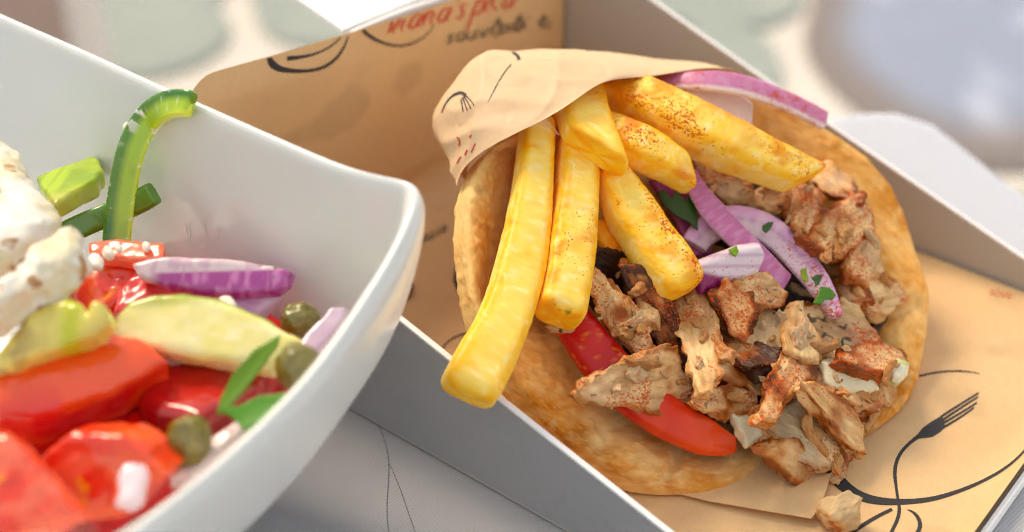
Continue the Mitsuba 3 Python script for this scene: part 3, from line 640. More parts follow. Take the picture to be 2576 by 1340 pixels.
r = piece([(1755, 730), (1795, 728), (1783, 782), (1762, 776)], 7, 2.0, (0, 3), .1, 200, .05, res=.3, seed=7)
onion_put('small purple onion tip hanging below the layered chunk', r, lerp(ON_D, ON_P, fbm(r.l * 250, 2, 1)), .1)

# ---------------------------------------------------------------- tomato in the pita
r = strip([(1432, 800, 3), (1502, 893, 5), (1580, 978, 6), (1678, 1052, 6), (1780, 1102, 5), (1846, 1120, 4)], [9.5, 11, 11, 10.2, 8.5, 3.5], [6, 7, 7, 7, 6, 3], 8, amp=.25, up=NM + np.array([-.2, -.1, 0]))
c = lerp(lin(196, 34, 18) * .88, lin(226, 88, 52) * .92, sst(.35, .9, r.s) * .9 + .3 * sst(.5, .8, fbm(r.v * 150, 2, 5)))
c = lerp(c, lin(235, 150, 60) * .85, .5 * sst(.62, .75, fbm(r.v * 900, 2, 8)) * sst(.5, .3, r.s))
scene['food_moist'] = vc(.32, .45)
k = thing('tomato_slice', 'red tomato slice curving under the meat at the lower left of the filling', 'tomato slice')
put('slice', (r.v, r.f), 'food_moist', k, True, color=np.clip(c, 0, 1))

# ---------------------------------------------------------------- meat
M_PALE, M_PINK, M_FAT, M_TAN, M_BRN, M_CHAR, M_OR = lin(230, 192, 142) * .92, lin(216, 174, 138) * .9, lin(240, 212, 164) * .92, lin(200, 144, 82) * .88, lin(140, 76, 28) * .84, lin(54, 28, 14) * .8, lin(190, 100, 36) * .88
MEATS = []
def meat(label, uv, h, thick=4.5, grad=(0, 0), sear=.3, grey=0., pap=.4, gap_shade=1., amp=.34, bend=None, mat='food_dusted', seed=[100], place=food, name='meat_slice', group='meat pieces in the pita', grow=1.14, **kw):
    seed[0] += 1; sd = seed[0]
    uv = np.array(uv, float); uv = uv.mean(0) + (uv - uv.mean(0)) * grow
    rr_ = np.random.default_rng(sd); grad = np.array(grad, float) + rr_.normal(0, 3.2, 2) * (0 if place is not food else 1)
    if bend is None: bend = ((-1) ** sd * 1.0, ((sd * 37) % 5 - 2) * .4)
    r = piece(uv, h, thick * .8, grad, amp, 260, kw.pop('fine', .36), kw.pop('warp', 2.1), bend, kw.pop('res', .33), kw.pop('rnd', .5) * .8, sd, place, fibre=1.8)
    q = r.l.copy()
    n1, n2, n3 = fbm(q * 110 + sd, 3, sd), fbm(q * np.array([200, 520, 520]) + sd, 3, sd + 1), fbm(q * np.array([700, 1900, 1900]), 2, sd + 2)
    c = lerp(M_PALE, M_PINK, .8 * sst(.4, .7, n1))
    c = lerp(c, M_FAT, .8 * sst(.45, .75, n2))
    c = lerp(c, M_TAN * .8, .5 * sst(.5, .66, fbm(q * np.array([160, 900, 900]) + 3, 3, sd + 4)))
    c = lerp(c, M_TAN, np.clip(.55 * sst(.42, .8, fbm(q * 170 + 31, 3, sd + 6)) + .3 * sst(.0012, .0, r.edge), 0, 1))
    if grey: c = lerp(c, lin(192, 172, 138) * .86, grey * sst(.25, .65, fbm(q * 140 + 8, 2, sd)))
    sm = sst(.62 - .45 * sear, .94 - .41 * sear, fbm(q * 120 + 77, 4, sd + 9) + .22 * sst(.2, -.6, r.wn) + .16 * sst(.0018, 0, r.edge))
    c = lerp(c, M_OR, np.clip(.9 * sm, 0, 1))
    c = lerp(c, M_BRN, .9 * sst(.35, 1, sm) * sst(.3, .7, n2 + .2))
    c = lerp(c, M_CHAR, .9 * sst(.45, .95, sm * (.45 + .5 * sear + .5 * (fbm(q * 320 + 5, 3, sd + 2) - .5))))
    c = c * (.80 + .20 * sst(.25, .6, n2))[:, None] * (.86 + .28 * n3[:, None])
    c = lerp(c, lin(40, 36, 22), .85 * sst(.80, .84, noise(q * 900 + sd, 7)) * sst(.5, .6, n1))
    c = c * gap_shade  # below one, paints the darkness of the filling gaps into the deep slices
    MEATS.append((r.v, r.f))
    k = thing(name, label, 'meat', group)
    a = 2.0 * pap * (.5 + 1.0 * sst(.35, .65, fbm(r.v * 110, 2, sd)))
    put('chunk', (r.v, r.f), mat, k, True, color=np.clip(c, 0, 1), uv=np.stack([a, 0 * a], 1))
# deep seared slices first, colour multiplied down to paint the shade of the gaps
meat('seared meat deep in the gap below the middle fry, gap shade painted in', [(1480, 640), (1640, 660), (1760, 760), (1760, 960), (1620, 900), (1500, 760)], -5, 4, sear=1.5, pap=.05, gap_shade=.55)
meat('seared meat deep behind the diagonal onion strip, gap shade painted in', [(1640, 400), (1800, 410), (1960, 520), (2010, 600), (1900, 640), (1720, 560)], -6, 4, sear=1.5, pap=.05, gap_shade=.55)
meat('seared meat in the hollow right of the diagonal onion strip, shade painted in', [(1840, 680), (2000, 690), (2090, 800), (2000, 900), (1860, 860)], -4, 4, sear=1.5, pap=.05, gap_shade=.5)
meat('brown meat under the slices at the lower middle, gap shade painted in', [(1720, 880), (1980, 860), (2080, 1000), (1900, 1070), (1740, 1010)], -4, 4, sear=1.4, pap=.1, gap_shade=.6)
meat('brown meat layer lying under the pile at the right, shade painted in', [(1990, 560), (2160, 600), (2210, 780), (2190, 940), (2060, 960), (2000, 760)], -3, 4, sear=1.2, pap=.2, gap_shade=.7)
# the back, under the big fry
meat('lumpy pale meat bit below the tip of the short slanted fry', [(1738, 405), (1790, 420), (1815, 460), (1790, 500), (1750, 470)], 1, 5, sear=.5, pap=.3)
meat('pale brown meat lump between diagonal onion and big fry', [(1800, 450), (1850, 445), (1890, 480), (1880, 520), (1830, 515), (1800, 485)], 2, 6, sear=.3, pap=.1, rnd=2)
meat('whitish lumpy meat just under the big fry near its tip', [(1885, 490), (1930, 478), (1985, 488), (1980, 522), (1935, 535), (1895, 518)], 5, 6, sear=.0, pap=.1, rnd=2.5)
meat('thin meat strip lying against the pita right of the big fry tip', [(2035, 425), (2080, 412), (2125, 450), (2168, 492), (2150, 515), (2100, 500), (2055, 470)], 3, 4, (6, 0), sear=.35, pap=.25)
meat('orange spiced meat cube below the tip of the big fry', [(1980, 500), (2020, 485), (2062, 500), (2062, 560), (2035, 605), (1990, 585), (1975, 550)], 6, 8, (3, 4), sear=.55, pap=.8, rnd=2)
meat('crusted meat chunk with a dark corner at the upper right of the filling', [(2030, 600), (2062, 545), (2110, 515), (2145, 500), (2168, 550), (2172, 592), (2120, 640), (2065, 640)], 8, 9, (-3, 4), sear=.4, pap=.7, rnd=2.2)
meat('pale meat chunk below the crusted chunk at the right', [(2118, 620), (2160, 592), (2192, 635), (2204, 690), (2170, 722), (2125, 700)], 4, 6, (-4, 2), sear=.2, pap=.45, rnd=2)
meat('reddish brown meat beside the end of the onion ring', [(2060, 655), (2112, 648), (2150, 690), (2180, 750), (2130, 770), (2085, 720)], 3, 6, sear=.6, pap=.6)
meat('frayed pinkish meat end sticking out towards the pita edge', [(2140, 720), (2200, 708), (2240, 718), (2258, 752), (2232, 790), (2190, 800), (2165, 765)], 2, 5, (-4, 0), sear=.25, pap=.4)
meat('broad tan meat slab under the lower end of the onion ring', [(2015, 790), (2080, 770), (2150, 785), (2190, 840), (2216, 905), (2140, 910), (2070, 890), (2030, 850)], 5, 6, (-2, 4), sear=.2, pap=.4, grey=.3)
meat('grey pale meat knob in the middle of the right side', [(1962, 850), (1985, 780), (2012, 782), (2022, 830), (2052, 868), (2045, 915), (2000, 915), (1968, 890)], 9, 7, (0, 3), sear=.05, pap=.15, rnd=2.5)
meat('folded pale meat below the tan slab', [(2030, 875), (2075, 850), (2112, 880), (2120, 940), (2095, 1000), (2040, 1010), (2035, 940)], 7, 5, (2, 2), sear=.1, pap=.2, grey=.2, rnd=2)
meat('orange seared meat strip standing upright in the lower right', [(1980, 868), (2008, 862), (2042, 905), (2030, 955), (1985, 1005), (1940, 1058), (1900, 1052), (1922, 985), (1950, 930)], 12, 5, (0, 2), sear=.55, pap=.8)
meat('orange topped meat next to the white sauce at the right', [(2105, 905), (2150, 885), (2215, 875), (2258, 890), (2264, 925), (2215, 950), (2150, 930)], 9, 5, (-3, 3), sear=.45, pap=.5)
meat('square pinkish meat piece below the white sauce', [(2105, 985), (2125, 955), (2165, 962), (2205, 1005), (2195, 1042), (2140, 1035), (2108, 1018)], 8, 6, (-2, 3), sear=.15, pap=.3)
meat('slim tan meat strip hanging at the far right under the cucumber bit', [(2192, 945), (2225, 930), (2240, 975), (2228, 1020), (2200, 1010)], 5, 5, sear=.3, pap=.35)
meat('long narrow meat strip arching over the grey slab', [(2005, 985), (2050, 982), (2105, 1025), (2148, 1080), (2152, 1135), (2125, 1130), (2095, 1085), (2050, 1040)], 12, 5, (1, 1), sear=.25, pap=.3)
meat('large grey translucent meat slab at the lower right', [(1940, 1075), (1965, 1040), (2010, 1018), (2060, 1050), (2100, 1110), (2105, 1160), (2060, 1175), (1995, 1150)], 8, 4.5, (2, 3), sear=.05, grey=.9, pap=.2, amp=.5, mat='food_dusted_wet')
meat('pale tan meat tail next to the grey slab', [(2080, 1110), (2130, 1100), (2145, 1140), (2125, 1185), (2112, 1235), (2090, 1205), (2085, 1160)], 4, 4, (0, 2), sear=.2, pap=.3)
meat('browned lower meat slice hanging over the pita rim', [(1925, 1148), (1960, 1112), (2000, 1110), (2035, 1165), (2088, 1190), (2082, 1245), (2052, 1262), (2010, 1215), (1968, 1185)], 6, 4.5, (1, 2), sear=.4, grey=.3, pap=.2)
meat('small pale meat bit beside the white sauce at the tomato end', [(1868, 1068), (1890, 1040), (1925, 1040), (1952, 1075), (1938, 1112), (1895, 1105)], 5, 6, sear=.15, pap=.4)
meat('triangular pale meat slab lying across the tomato slice', [(1466, 985), (1500, 958), (1560, 925), (1612, 893), (1680, 888), (1698, 940), (1742, 1012), (1700, 1008), (1665, 1032), (1620, 1032), (1585, 1015), (1530, 1015), (1485, 1008)], 11, 4.5, (1, 3), sear=.08, pap=.35, grey=.15)
meat('long meat strip with paprika between tomato and middle fry', [(1492, 700), (1525, 705), (1565, 745), (1600, 780), (1625, 830), (1640, 882), (1600, 890), (1560, 850), (1520, 810), (1502, 760)], 9, 5.5, (2, 2), sear=.2, pap=.5)
meat('dark seared meat slab standing behind the pale slab', [(1570, 690), (1640, 700), (1690, 780), (1712, 870), (1745, 960), (1735, 985), (1700, 940), (1655, 860), (1610, 780)], 6, 4.5, (4, 0), sear=.85, pap=.35)
meat('smooth pale meat slab right below the middle fry tip', [(1715, 775), (1762, 748), (1790, 800), (1806, 860), (1800, 935), (1782, 985), (1748, 982), (1735, 930), (1712, 860), (1690, 800)], 11, 4, (3, 2), sear=.05, pap=.3, amp=.5)
meat('small meat crumb cluster by the pale meat strip', [(1595, 770), (1625, 752), (1660, 780), (1655, 815), (1615, 815)], 8, 5, sear=.15, pap=.2, rnd=2)
meat('black charred sliver near the browned fry', [(1572, 690), (1600, 690), (1622, 740), (1612, 775), (1585, 745)], 7, 3, sear=1.6, pap=.0)
meat('tan meat sliver pointing right below the dark chunk', [(1795, 880), (1830, 905), (1880, 940), (1922, 968), (1905, 990), (1850, 975), (1802, 940)], 6, 4, (2, 1), sear=.3, pap=.2, grey=.4)
meat('dark brown meat chunk with a greyish top in the middle', [(1792, 825), (1835, 850), (1880, 880), (1950, 890), (1945, 930), (1895, 945), (1840, 915), (1800, 870)], 6, 6, (0, 4), sear=1.0, pap=.3)
meat('greyish smooth meat face above the dark brown chunk', [(1850, 800), (1905, 778), (1955, 790), (1968, 845), (1950, 890), (1890, 885), (1862, 850)], 7, 4, (0, 2), sear=.05, grey=1., pap=.25, amp=.4, mat='food_dusted_wet')
meat('orange crusted meat piece under the layered onion chunk', [(1788, 745), (1830, 722), (1880, 742), (1895, 790), (1870, 850), (1835, 835), (1812, 800)], 9, 6, (2, 3), sear=.75, pap=.8)
meat('pinkish meat piece touching the end of the diagonal onion strip', [(1820, 725), (1870, 695), (1925, 700), (1965, 735), (1955, 768), (1900, 775), (1860, 760)], 8, 5, (0, 3), sear=.15, pap=.4)
meat('short meat piece just right of the tomato slice middle', [(1742, 1010), (1775, 978), (1840, 978), (1882, 1000), (1880, 1035), (1830, 1046), (1775, 1035)], 7, 5, (0, 3), sear=.3, pap=.5)
meat('pale crumbs stuck under the blunt end of the second fry', [(1385, 822), (1420, 800), (1475, 795), (1470, 822), (1430, 840), (1400, 842)], 6, 4, sear=.0, pap=.05, rnd=2)
meat('loose pinkish meat cube lying on the printed paper outside the pita', [(2062, 1288), (2080, 1262), (2120, 1258), (2158, 1276), (2152, 1308), (2108, 1326), (2082, 1316)], 4.5, 7, (0, 0), sear=.1, pap=.06, grey=.7, warp=1.2, rnd=1.6, place=lambda u, v, h: at(u, v, .0015 + h * .001), group='meat pieces outside the pita')
meat('tiny browned crumb on the paper beside the bowl rim', [(1000, 722), (1015, 700), (1034, 708), (1032, 738), (1010, 748)], 2.5, 4, sear=.6, pap=0, rnd=1.5, place=lambda u, v, h: at(u, v, .0015 + h * .001), group='meat pieces outside the pita')

rg = np.random.default_rng(11)
cuv = []
while len(cuv) < 100:
    u, v = rg.uniform(1480, 2270), rg.uniform(420, 1260)
    if ((u - 1890) / 390) ** 2 + ((v - 850) / 430) ** 2 < 1 and not (1400 < u < 1860 and v > 1000 - .0 * u and v > 700 + .55 * (u - 1380) + 90): cuv.append((u, v))
bases = []
for j in range(8):
    th = np.linspace(0, 2 * np.pi, 10)[:-1]
    pl = [((1 + .9 * (rg.random() - .5)) * math.cos(t_) * 3.6, (1 + .9 * (rg.random() - .5)) * math.sin(t_) * 1.7) for t_ in th]
    bases.append(piece(pl, 0, 2.2, (0, 0), .7, 420, .45, 1.4, ((-1) ** j * .7, 0), .3, .4, 60 + j, lambda u, v, h: np.array([u * .001, v * .001, h * .001]), fibre=1.6))
cms, ccs = [], []
for j, hp in enumerate(hits(joined(MEATS), cuv)):
    if hp is None: continue
    b_ = bases[j % 8]; sc = rg.choice([.35, .55, .8, 1.25], p=[.35, .3, .2, .15])
    m = trimesh.transformations.euler_matrix(*(rg.normal(0, .45, 2)), rg.uniform(0, 6.28))[:3, :3]
    e2_ = np.cross(NM, RIGHT); e2_ /= np.linalg.norm(e2_); e1_ = np.cross(e2_, NM)
    w = (b_.v * sc) @ m.T
    cms.append((hp + NM * .0003 + w[:, :1] * e1_ + w[:, 1:2] * e2_ + w[:, 2:] * NM, b_.f))
    t_ = rg.random()
    base = (M_PALE * .8 if t_ < .4 else (M_TAN if t_ < .8 else M_TAN * .75)) * .9
    ccs.append(lerp(base, M_OR, .5 * sst(.5, .75, fbm(b_.l * 300 + j, 2, j))) * (.85 + .3 * fbm(b_.l * 1500, 2, 3))[:, None])
cm = joined(cms)
setting('meat_crumbs', cm, 'food_dusted', True, 'stuff', color=np.clip(np.vstack(ccs), 0, 1), uv=np.full((len(cm[0]), 2), .5))
labels['meat_crumbs'].update(label='tiny shredded meat crumbs scattered over the filling', category='crumbs')

# ---------------------------------------------------------------- sauce, cucumber bit, parsley
def sauce(label, uv, h, thick=3):
    r = piece(uv, h + .6, thick, (0, 0), .7, 200, .08, 1.6, res=.36, rnd=1.9, seed=int(uv[0][0]))
    k = thing('white_sauce', label, 'sauce', 'white yoghurt sauce in the pita')
    put('blob', (r.v, r.f), 'food_wet', k, True, color=lerp(lin(232, 220, 188) * .9, lin(216, 198, 156) * .88, fbm(r.l * 300, 2, 1)))
sauce('white yoghurt sauce by the right end of the tomato slice', [(1835, 1035), (1900, 1050), (1915, 1100), (1872, 1120), (1848, 1085)], 6)
sauce('white yoghurt sauce between the orange strip and the folded meat', [(1990, 1000), (2040, 960), (2110, 940), (2110, 1005), (2050, 1030)], 8)
sauce('largest patch of white yoghurt sauce at the right of the filling', [(2060, 915), (2120, 895), (2195, 925), (2205, 985), (2140, 1000), (2075, 970)], 10)
r = piece([(2232, 925), (2255, 903), (2282, 918), (2280, 952), (2258, 972), (2236, 960)], 9, 5, (0, 0), .3, 200, .1, .4, res=.3, rnd=2, seed=77)
k = thing('cucumber_bit', 'pale green cucumber bit in sauce at the far right of the filling', 'cucumber piece')
put('cube', (r.v, r.f), 'food_wet', k, True, color=lerp(lin(234, 230, 200) * .9, lin(190, 200, 120) * .85, sst(.5, .75, fbm(r.l * 350, 2, 5))))
def leaf(label, uv, h, col, grad=(0, 0), bend=(.6, 0), place=food, group='parsley scattered on the filling', name='parsley_leaf', cat='parsley', thick=.7):
    r = piece(uv, h, thick, grad, .06, 300, .03, .0, bend, .22, .3, int(uv[0][0] + uv[0][1]), place)
    vein = np.abs(np.sin(r.l[:, 1] * 2600 + r.l[:, 0] * 900))
    c = lerp(np.array(col), np.array(col) * 1.7, sst(.85, 1, vein) * .5 + .3 * fbm(r.l * 500, 2, 4))
    k = thing(name, label, cat, group)
    put('blade', (r.v, r.f), 'food_satin', k, True, color=np.clip(c, 0, 1))
G1, G2 = lin(52, 84, 28) * .8, lin(74, 116, 32) * .85
leaf('large dark parsley leaf with two lobes between the middle fry and onion', [(1652, 485), (1668, 478), (1690, 500), (1698, 478), (1725, 505), (1738, 488), (1752, 520), (1754, 585), (1730, 560), (1700, 545), (1668, 515)], 5, G1 * .8)
leaf('tiny pointed parsley leaf on the curved onion ring', [(1917, 568), (1932, 560), (1945, 562), (1938, 578), (1926, 590), (1916, 580)], 11, G1)
leaf('two lobed bright parsley leaf at the lower end of the onion ring', [(2042, 765), (2058, 740), (2062, 722), (2085, 726), (2102, 745), (2095, 755), (2075, 755), (2066, 768), (2050, 768)], 13.5, G2)
leaf('small dark parsley bit above the two lobed leaf', [(2040, 700), (2055, 692), (2068, 697), (2060, 718), (2050, 722), (2048, 708)], 12.5, G1)
leaf('yellow green parsley bit left of the two lobed leaf', [(2012, 680), (2025, 676), (2034, 700), (2030, 712), (2018, 708)], 11.5, lin(128, 142, 30) * .85)
leaf('bright green parsley bit on the layered onion chunk', [(1830, 630), (1850, 620), (1858, 636), (1850, 648), (1838, 640)], 15, lin(120, 150, 50) * .85)
leaf('dark parsley scrap wedged in the sauce at the right', [(2108, 868), (2118, 850), (2126, 880), (2122, 905), (2110, 895)], 11, G1 * .5)

# ---------------------------------------------------------------- salad bowl
A = [(-560, -215, .088), (-400, -150, .086), (-200, -62, .085), (0, 28, .084), (220, 124, .084), (443, 226, .0842), (640, 313, .084), (800, 383, .0835), (930, 430, .0832), (1000, 445, .083)]
Bq = [(1044, 456, .083), (1068, 486, .083), (1062, 530, .0825), (1026, 615, .080), (973, 708, .077), (903, 815, .074), (803, 950, .071), (688, 1072, .0690), (558, 1190, .0675), (418, 1302, .067), (250, 1430, .067), (40, 1570, .069), (-160, 1680, .074)]
ra = np.array([at(*q) for q in A]); rb = np.array([at(*q) for q in Bq])
cxy = (ra[0] + rb[-1]) / 2
ref = lambda p: np.column_stack([2 * cxy[:2] - p[:, :2], p[:, 2]])
rim = np.vstack([ra, rb, ref(ra), ref(rb)])
k = np.append(0, np.cumsum(np.linalg.norm(np.diff(np.vstack([rim, rim[:1]]), axis=0), axis=1)))
rcs = CubicSpline(k, np.vstack([rim, rim[:1]]), bc_type='periodic')
NB = 420
rc = rcs(np.linspace(0, k[-1], NB, endpoint=False))
def smooth_ring(a, n):
    for _ in range(n): a = .25 * np.roll(a, 1, 0) + .5 * a + .25 * np.roll(a, -1, 0)
    return a
rc = smooth_ring(rc, 2)
bc = np.array([*cxy[:2], 0.])
def bring(kk, dz, inset):
    """the rim drawn towards the bowl's axis (kk), lowered to dz of its height, inset metres inward"""
    d = rc - np.array([*bc[:2], 0]); d[:, 2] = 0
    tang = np.roll(rc, -1, 0) - np.roll(rc, 1, 0); nr = np.column_stack([tang[:, 1], -tang[:, 0], 0 * tang[:, 0]]); nr /= np.linalg.norm(nr, axis=1, keepdims=True)
    if ((nr * d).sum(1)).mean() < 0: nr = -nr
    q = bc + d * kk - nr * inset; q[:, 2] = rc[:, 2] * dz
    return q
prof = [(.30, .03, 0), (.42, .0, 0), (.44, .0, 0), (.455, .05, 0), (.52, .09, 0), (.66, .17, 0), (.80, .32, 0), (.90, .50, 0), (.96, .68, 0), (.992, .86, 0), (1.0, .955, 0), (1., .985, .0004), (1., 1.0, .0010), (1, 1.006, .0018), (1, 1.002, .0027), (1, .98, .0036), (.994, .90, .0046), (.972, .76, .006), (.93, .60, .006), (.85, .42, .006), (.72, .27, .006), (.55, .18, .005), (.3, .15, .003), (.0, .145, 0)]
bq = np.stack([bring(*q) for q in prof])
bq = CubicSpline(np.arange(len(prof)), bq, axis=0)(np.linspace(0, len(prof) - 1, 150))
bv = bq.reshape(-1, 3); bf = grid_faces(150, NB, True)
bn = normals(bv, bf)
if bn[NB * 75:NB * 90].mean(0)[2] < 0: bf = bf[:, ::-1]
BM = (bv, bf)
def inwall(u, v, h, off=3.5):
    """a point of the salad, kept off mm in front of the bowl's wall"""
    p = sal(u, v, h); w = hits(BM, [(u, v)])[0]
    if w is None: return p
    dp, dw = np.linalg.norm(p - EYE), np.linalg.norm(w - EYE) - off * .001
    return p if dp < dw else EYE + (p - EYE) * dw / dp
bk = thing('salad_bowl', 'white square porcelain bowl with rounded corners, filled with salad', 'bowl')
put('bowl_body', (bv, bf), 'porcelain', bk, True)

# ---------------------------------------------------------------- salad
def veg(name, label, cat, uv, h, thick, cols, grad=(0, 0), mat='food_wet', group=None, amp=.5, fine=.08, rnd=1.5, seed=0, bend=(0, 0), res=.5, warp=.6, paint=None, place=sal, part='flesh', freq=160):
    r = piece(uv, h, thick, grad, amp, freq, fine, warp, bend, res, rnd, seed, place)
    c = lerp(cols[0], cols[1], sst(.35, .65, fbm(r.l * 140 + seed, 3, seed)))
    if paint: c = paint(r, c)
    k = thing(name, label, cat, group)
    put(part, (r.v, r.f), mat, k, True, color=np.clip(c, 0, 1))
    return r
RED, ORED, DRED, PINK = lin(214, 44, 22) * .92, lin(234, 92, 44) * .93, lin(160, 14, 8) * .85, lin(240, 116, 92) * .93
tg = 'tomato pieces in the salad'
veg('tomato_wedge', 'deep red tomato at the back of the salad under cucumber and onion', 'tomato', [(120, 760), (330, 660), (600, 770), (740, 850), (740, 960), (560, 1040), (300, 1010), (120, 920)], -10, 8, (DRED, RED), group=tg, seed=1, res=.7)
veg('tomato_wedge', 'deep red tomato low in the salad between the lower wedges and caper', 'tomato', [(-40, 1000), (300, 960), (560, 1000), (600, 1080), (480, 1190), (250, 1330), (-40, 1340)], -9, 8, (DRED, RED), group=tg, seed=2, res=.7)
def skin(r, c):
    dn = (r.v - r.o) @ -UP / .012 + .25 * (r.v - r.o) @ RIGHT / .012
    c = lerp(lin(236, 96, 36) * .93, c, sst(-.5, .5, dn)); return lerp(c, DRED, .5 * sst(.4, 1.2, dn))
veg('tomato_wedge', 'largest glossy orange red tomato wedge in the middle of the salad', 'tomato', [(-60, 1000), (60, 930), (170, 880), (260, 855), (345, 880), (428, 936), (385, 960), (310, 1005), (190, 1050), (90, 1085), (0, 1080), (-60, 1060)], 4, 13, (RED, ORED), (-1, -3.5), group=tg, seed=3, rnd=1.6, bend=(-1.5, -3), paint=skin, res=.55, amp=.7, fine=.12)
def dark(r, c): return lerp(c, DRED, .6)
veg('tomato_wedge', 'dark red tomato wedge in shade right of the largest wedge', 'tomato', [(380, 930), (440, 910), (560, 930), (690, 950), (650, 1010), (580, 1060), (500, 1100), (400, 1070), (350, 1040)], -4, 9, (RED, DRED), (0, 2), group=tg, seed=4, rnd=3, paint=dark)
def cut(r, c):
    sd = sst(.50, .60, fbm(r.l * 190 + 3, 3, 9)); e = sst(.0042, .0024, r.edge + .0012 * (fbm(r.l * 300, 2, 6) - .5))
    c = lerp(PINK * .92, c, np.clip(e + .3, 0, 1) * .8)
    c = lerp(c, RED, .75 * sd * (1 - e)); return lerp(c, lin(248, 180, 70) * .9, .85 * sst(.62, .70, fbm(r.l * 330 + 31, 2, 4)) * (1 - e))
veg('tomato_wedge', 'cut tomato wedge with seeds at the bottom beside the lower caper', 'tomato', [(98, 1195), (140, 1120), (205, 1078), (330, 1084), (395, 1120), (442, 1172), (390, 1225), (330, 1290), (225, 1288), (150, 1250)], 2, 11, (RED, ORED), (1, -7), group=tg, seed=5, rnd=1.2, bend=(-1, -1), amp=.8, fine=.25, paint=cut)
veg('tomato_wedge', 'pinkish tomato flesh at the bottom left corner of the photo', 'tomato', [(-60, 1080), (40, 1098), (90, 1150), (140, 1200), (210, 1295), (130, 1340), (-60, 1370)], 7, 10, (RED, PINK), (0, -4), group=tg, seed=6, rnd=2, amp=.9, fine=.3, paint=cut)
veg('tomato_slice', 'pale red flat tomato slice against the bowl wall below the pepper strip', 'tomato', [(225, 624), (300, 612), (417, 627), (416, 668), (330, 668), (230, 655)], 5, 4, (lin(240, 126, 100) * .93, lin(246, 160, 134) * .93), (0, -2), group=tg, seed=7, rnd=1)
veg('tomato_wedge', 'small seedy tomato chunk with feta crumbs under the pale slice', 'tomato', [(190, 765), (215, 705), (250, 678), (330, 672), (372, 695), (345, 740), (300, 800), (235, 810)], -2, 7, (RED, lin(226, 96, 36) * .85), (0, -4), group=tg, seed=8, rnd=1.6, amp=.8, fine=.3, paint=cut)
veg('tomato_wedge', 'rough pink tomato flesh below the long onion slice', 'tomato', [(288, 800), (300, 740), (330, 705), (365, 692), (430, 715), (500, 745), (470, 775), (380, 775), (320, 815)], 1, 5, (lin(238, 104, 108) * .88, lin(226, 70, 72) * .85), (0, -3), group=tg, seed=9, rnd=2, amp=.5, fine=.2)
og = 'red onion pieces in the salad'
def lens(r, c):
    dn = (r.v - r.o) @ -UP; dn = dn / np.abs(dn).max(); x = (r.v - r.o) @ RIGHT; x = x / np.abs(x).max()
    st_ = fbm(np.stack([x * 14, dn * 1.5, 0 * x], 1), 2, 3)
    c = lerp(lin(226, 206, 214) * .88, lin(200, 160, 190) * .86, .6 * sst(.4, .7, st_))
    p = lerp(lin(170, 66, 150) * .85, lin(206, 130, 190) * .86, sst(.4, .8, st_))
    c = lerp(c, p, sst(-.34, -.2, dn + .1 * x) * sst(-.8, -.6, x))
    return lerp(c, lin(120, 84, 40) * .8, .8 * sst(.66, .7, fbm(r.l * 600, 2, 8)) * sst(.1, -.1, dn) * sst(0, .3, x))
veg('onion_slice', 'lens shaped onion slice with purple skin edge and oregano on top', 'onion slice', [(338, 668), (380, 655), (430, 648), (560, 654), (690, 672), (740, 690), (730, 728), (700, 745), (620, 752), (520, 745), (420, 728), (355, 706)], 6, 5, (ON_W, ON_W), (0, -6), group=og, seed=11, rnd=1.6, paint=lens, amp=.3, res=.4)
veg('onion_slice', 'pale purple onion sliver under the lens shaped slice', 'onion slice', [(470, 752), (560, 765), (630, 745), (665, 722), (705, 718), (708, 755), (660, 808), (600, 800), (520, 778)], 1, 4, (lin(214, 176, 204) * .86, lin(190, 130, 180) * .85), (0, -4), group=og, seed=12, rnd=1.4)
veg('onion_slice', 'pale lilac onion wall between the two upper capers', 'onion slice', [(738, 892), (770, 845), (835, 778), (878, 780), (868, 815), (800, 895), (765, 925)], 4, 3, (lin(216, 200, 214) * .88, lin(200, 176, 200) * .86), (0, -3), group=og, seed=13, rnd=1)
veg('onion_slice', 'thin faint purple onion film flat on the bowl wall by the upper caper', 'onion slice', [(705, 745), (760, 705), (815, 712), (860, 748), (830, 775), (750, 770)], -5, 1.5, (lin(214, 190, 222) * .9, lin(206, 176, 214) * .88), (0, 0), group=og, seed=14, rnd=.7)
veg('onion_slice', 'small whitish onion curl at the very bottom of the salad', 'onion slice', [(290, 1275), (296, 1205), (318, 1170), (366, 1172), (376, 1200), (362, 1262), (330, 1285)], 9, 3, (lin(232, 214, 222) * .9, lin(206, 160, 200) * .86), (0, -2), group=og, seed=15, rnd=2)
veg('onion_slice', 'long whitish onion strip against the rim right of the lower caper', 'onion slice', [(425, 1215), (470, 1160), (560, 1090), (625, 1052), (650, 1062), (590, 1125), (480, 1215)], -2, 4, (lin(222, 206, 206) * .88, lin(206, 186, 190) * .86), (0, 0), group=og, seed=16, rnd=1.4)
cg = 'cucumber slices in the salad'
def cuc(r, c):
    x = (r.v - r.o) @ RIGHT; x = x / np.abs(x).max(); y = (r.v - r.o) @ UP; y = y / np.abs(y).max()
    c = lerp(c, lin(178, 190, 30) * .85, .9 * sst(-.78, -.95, x + .1 * y))
    c = lerp(c, lin(150, 168, 50) * .82, .7 * sst(.66, .98, y - .2 * x))
    c = lerp(c, lin(118, 150, 34) * .85, .85 * sst(.0011, .0004, r.edge) * sst(.0, .25, y))
    c = lerp(c, lin(250, 244, 206) * .97, .6 * sst(.6, .68, fbm(r.l * np.array([260, 620, 620]), 2, 4)) * sst(.5, .1, np.abs(y)))
    return lerp(c, lin(130, 110, 50) * .8, .5 * sst(.72, .78, fbm(r.l * 380, 3, 8)) * sst(-.1, .3, y))
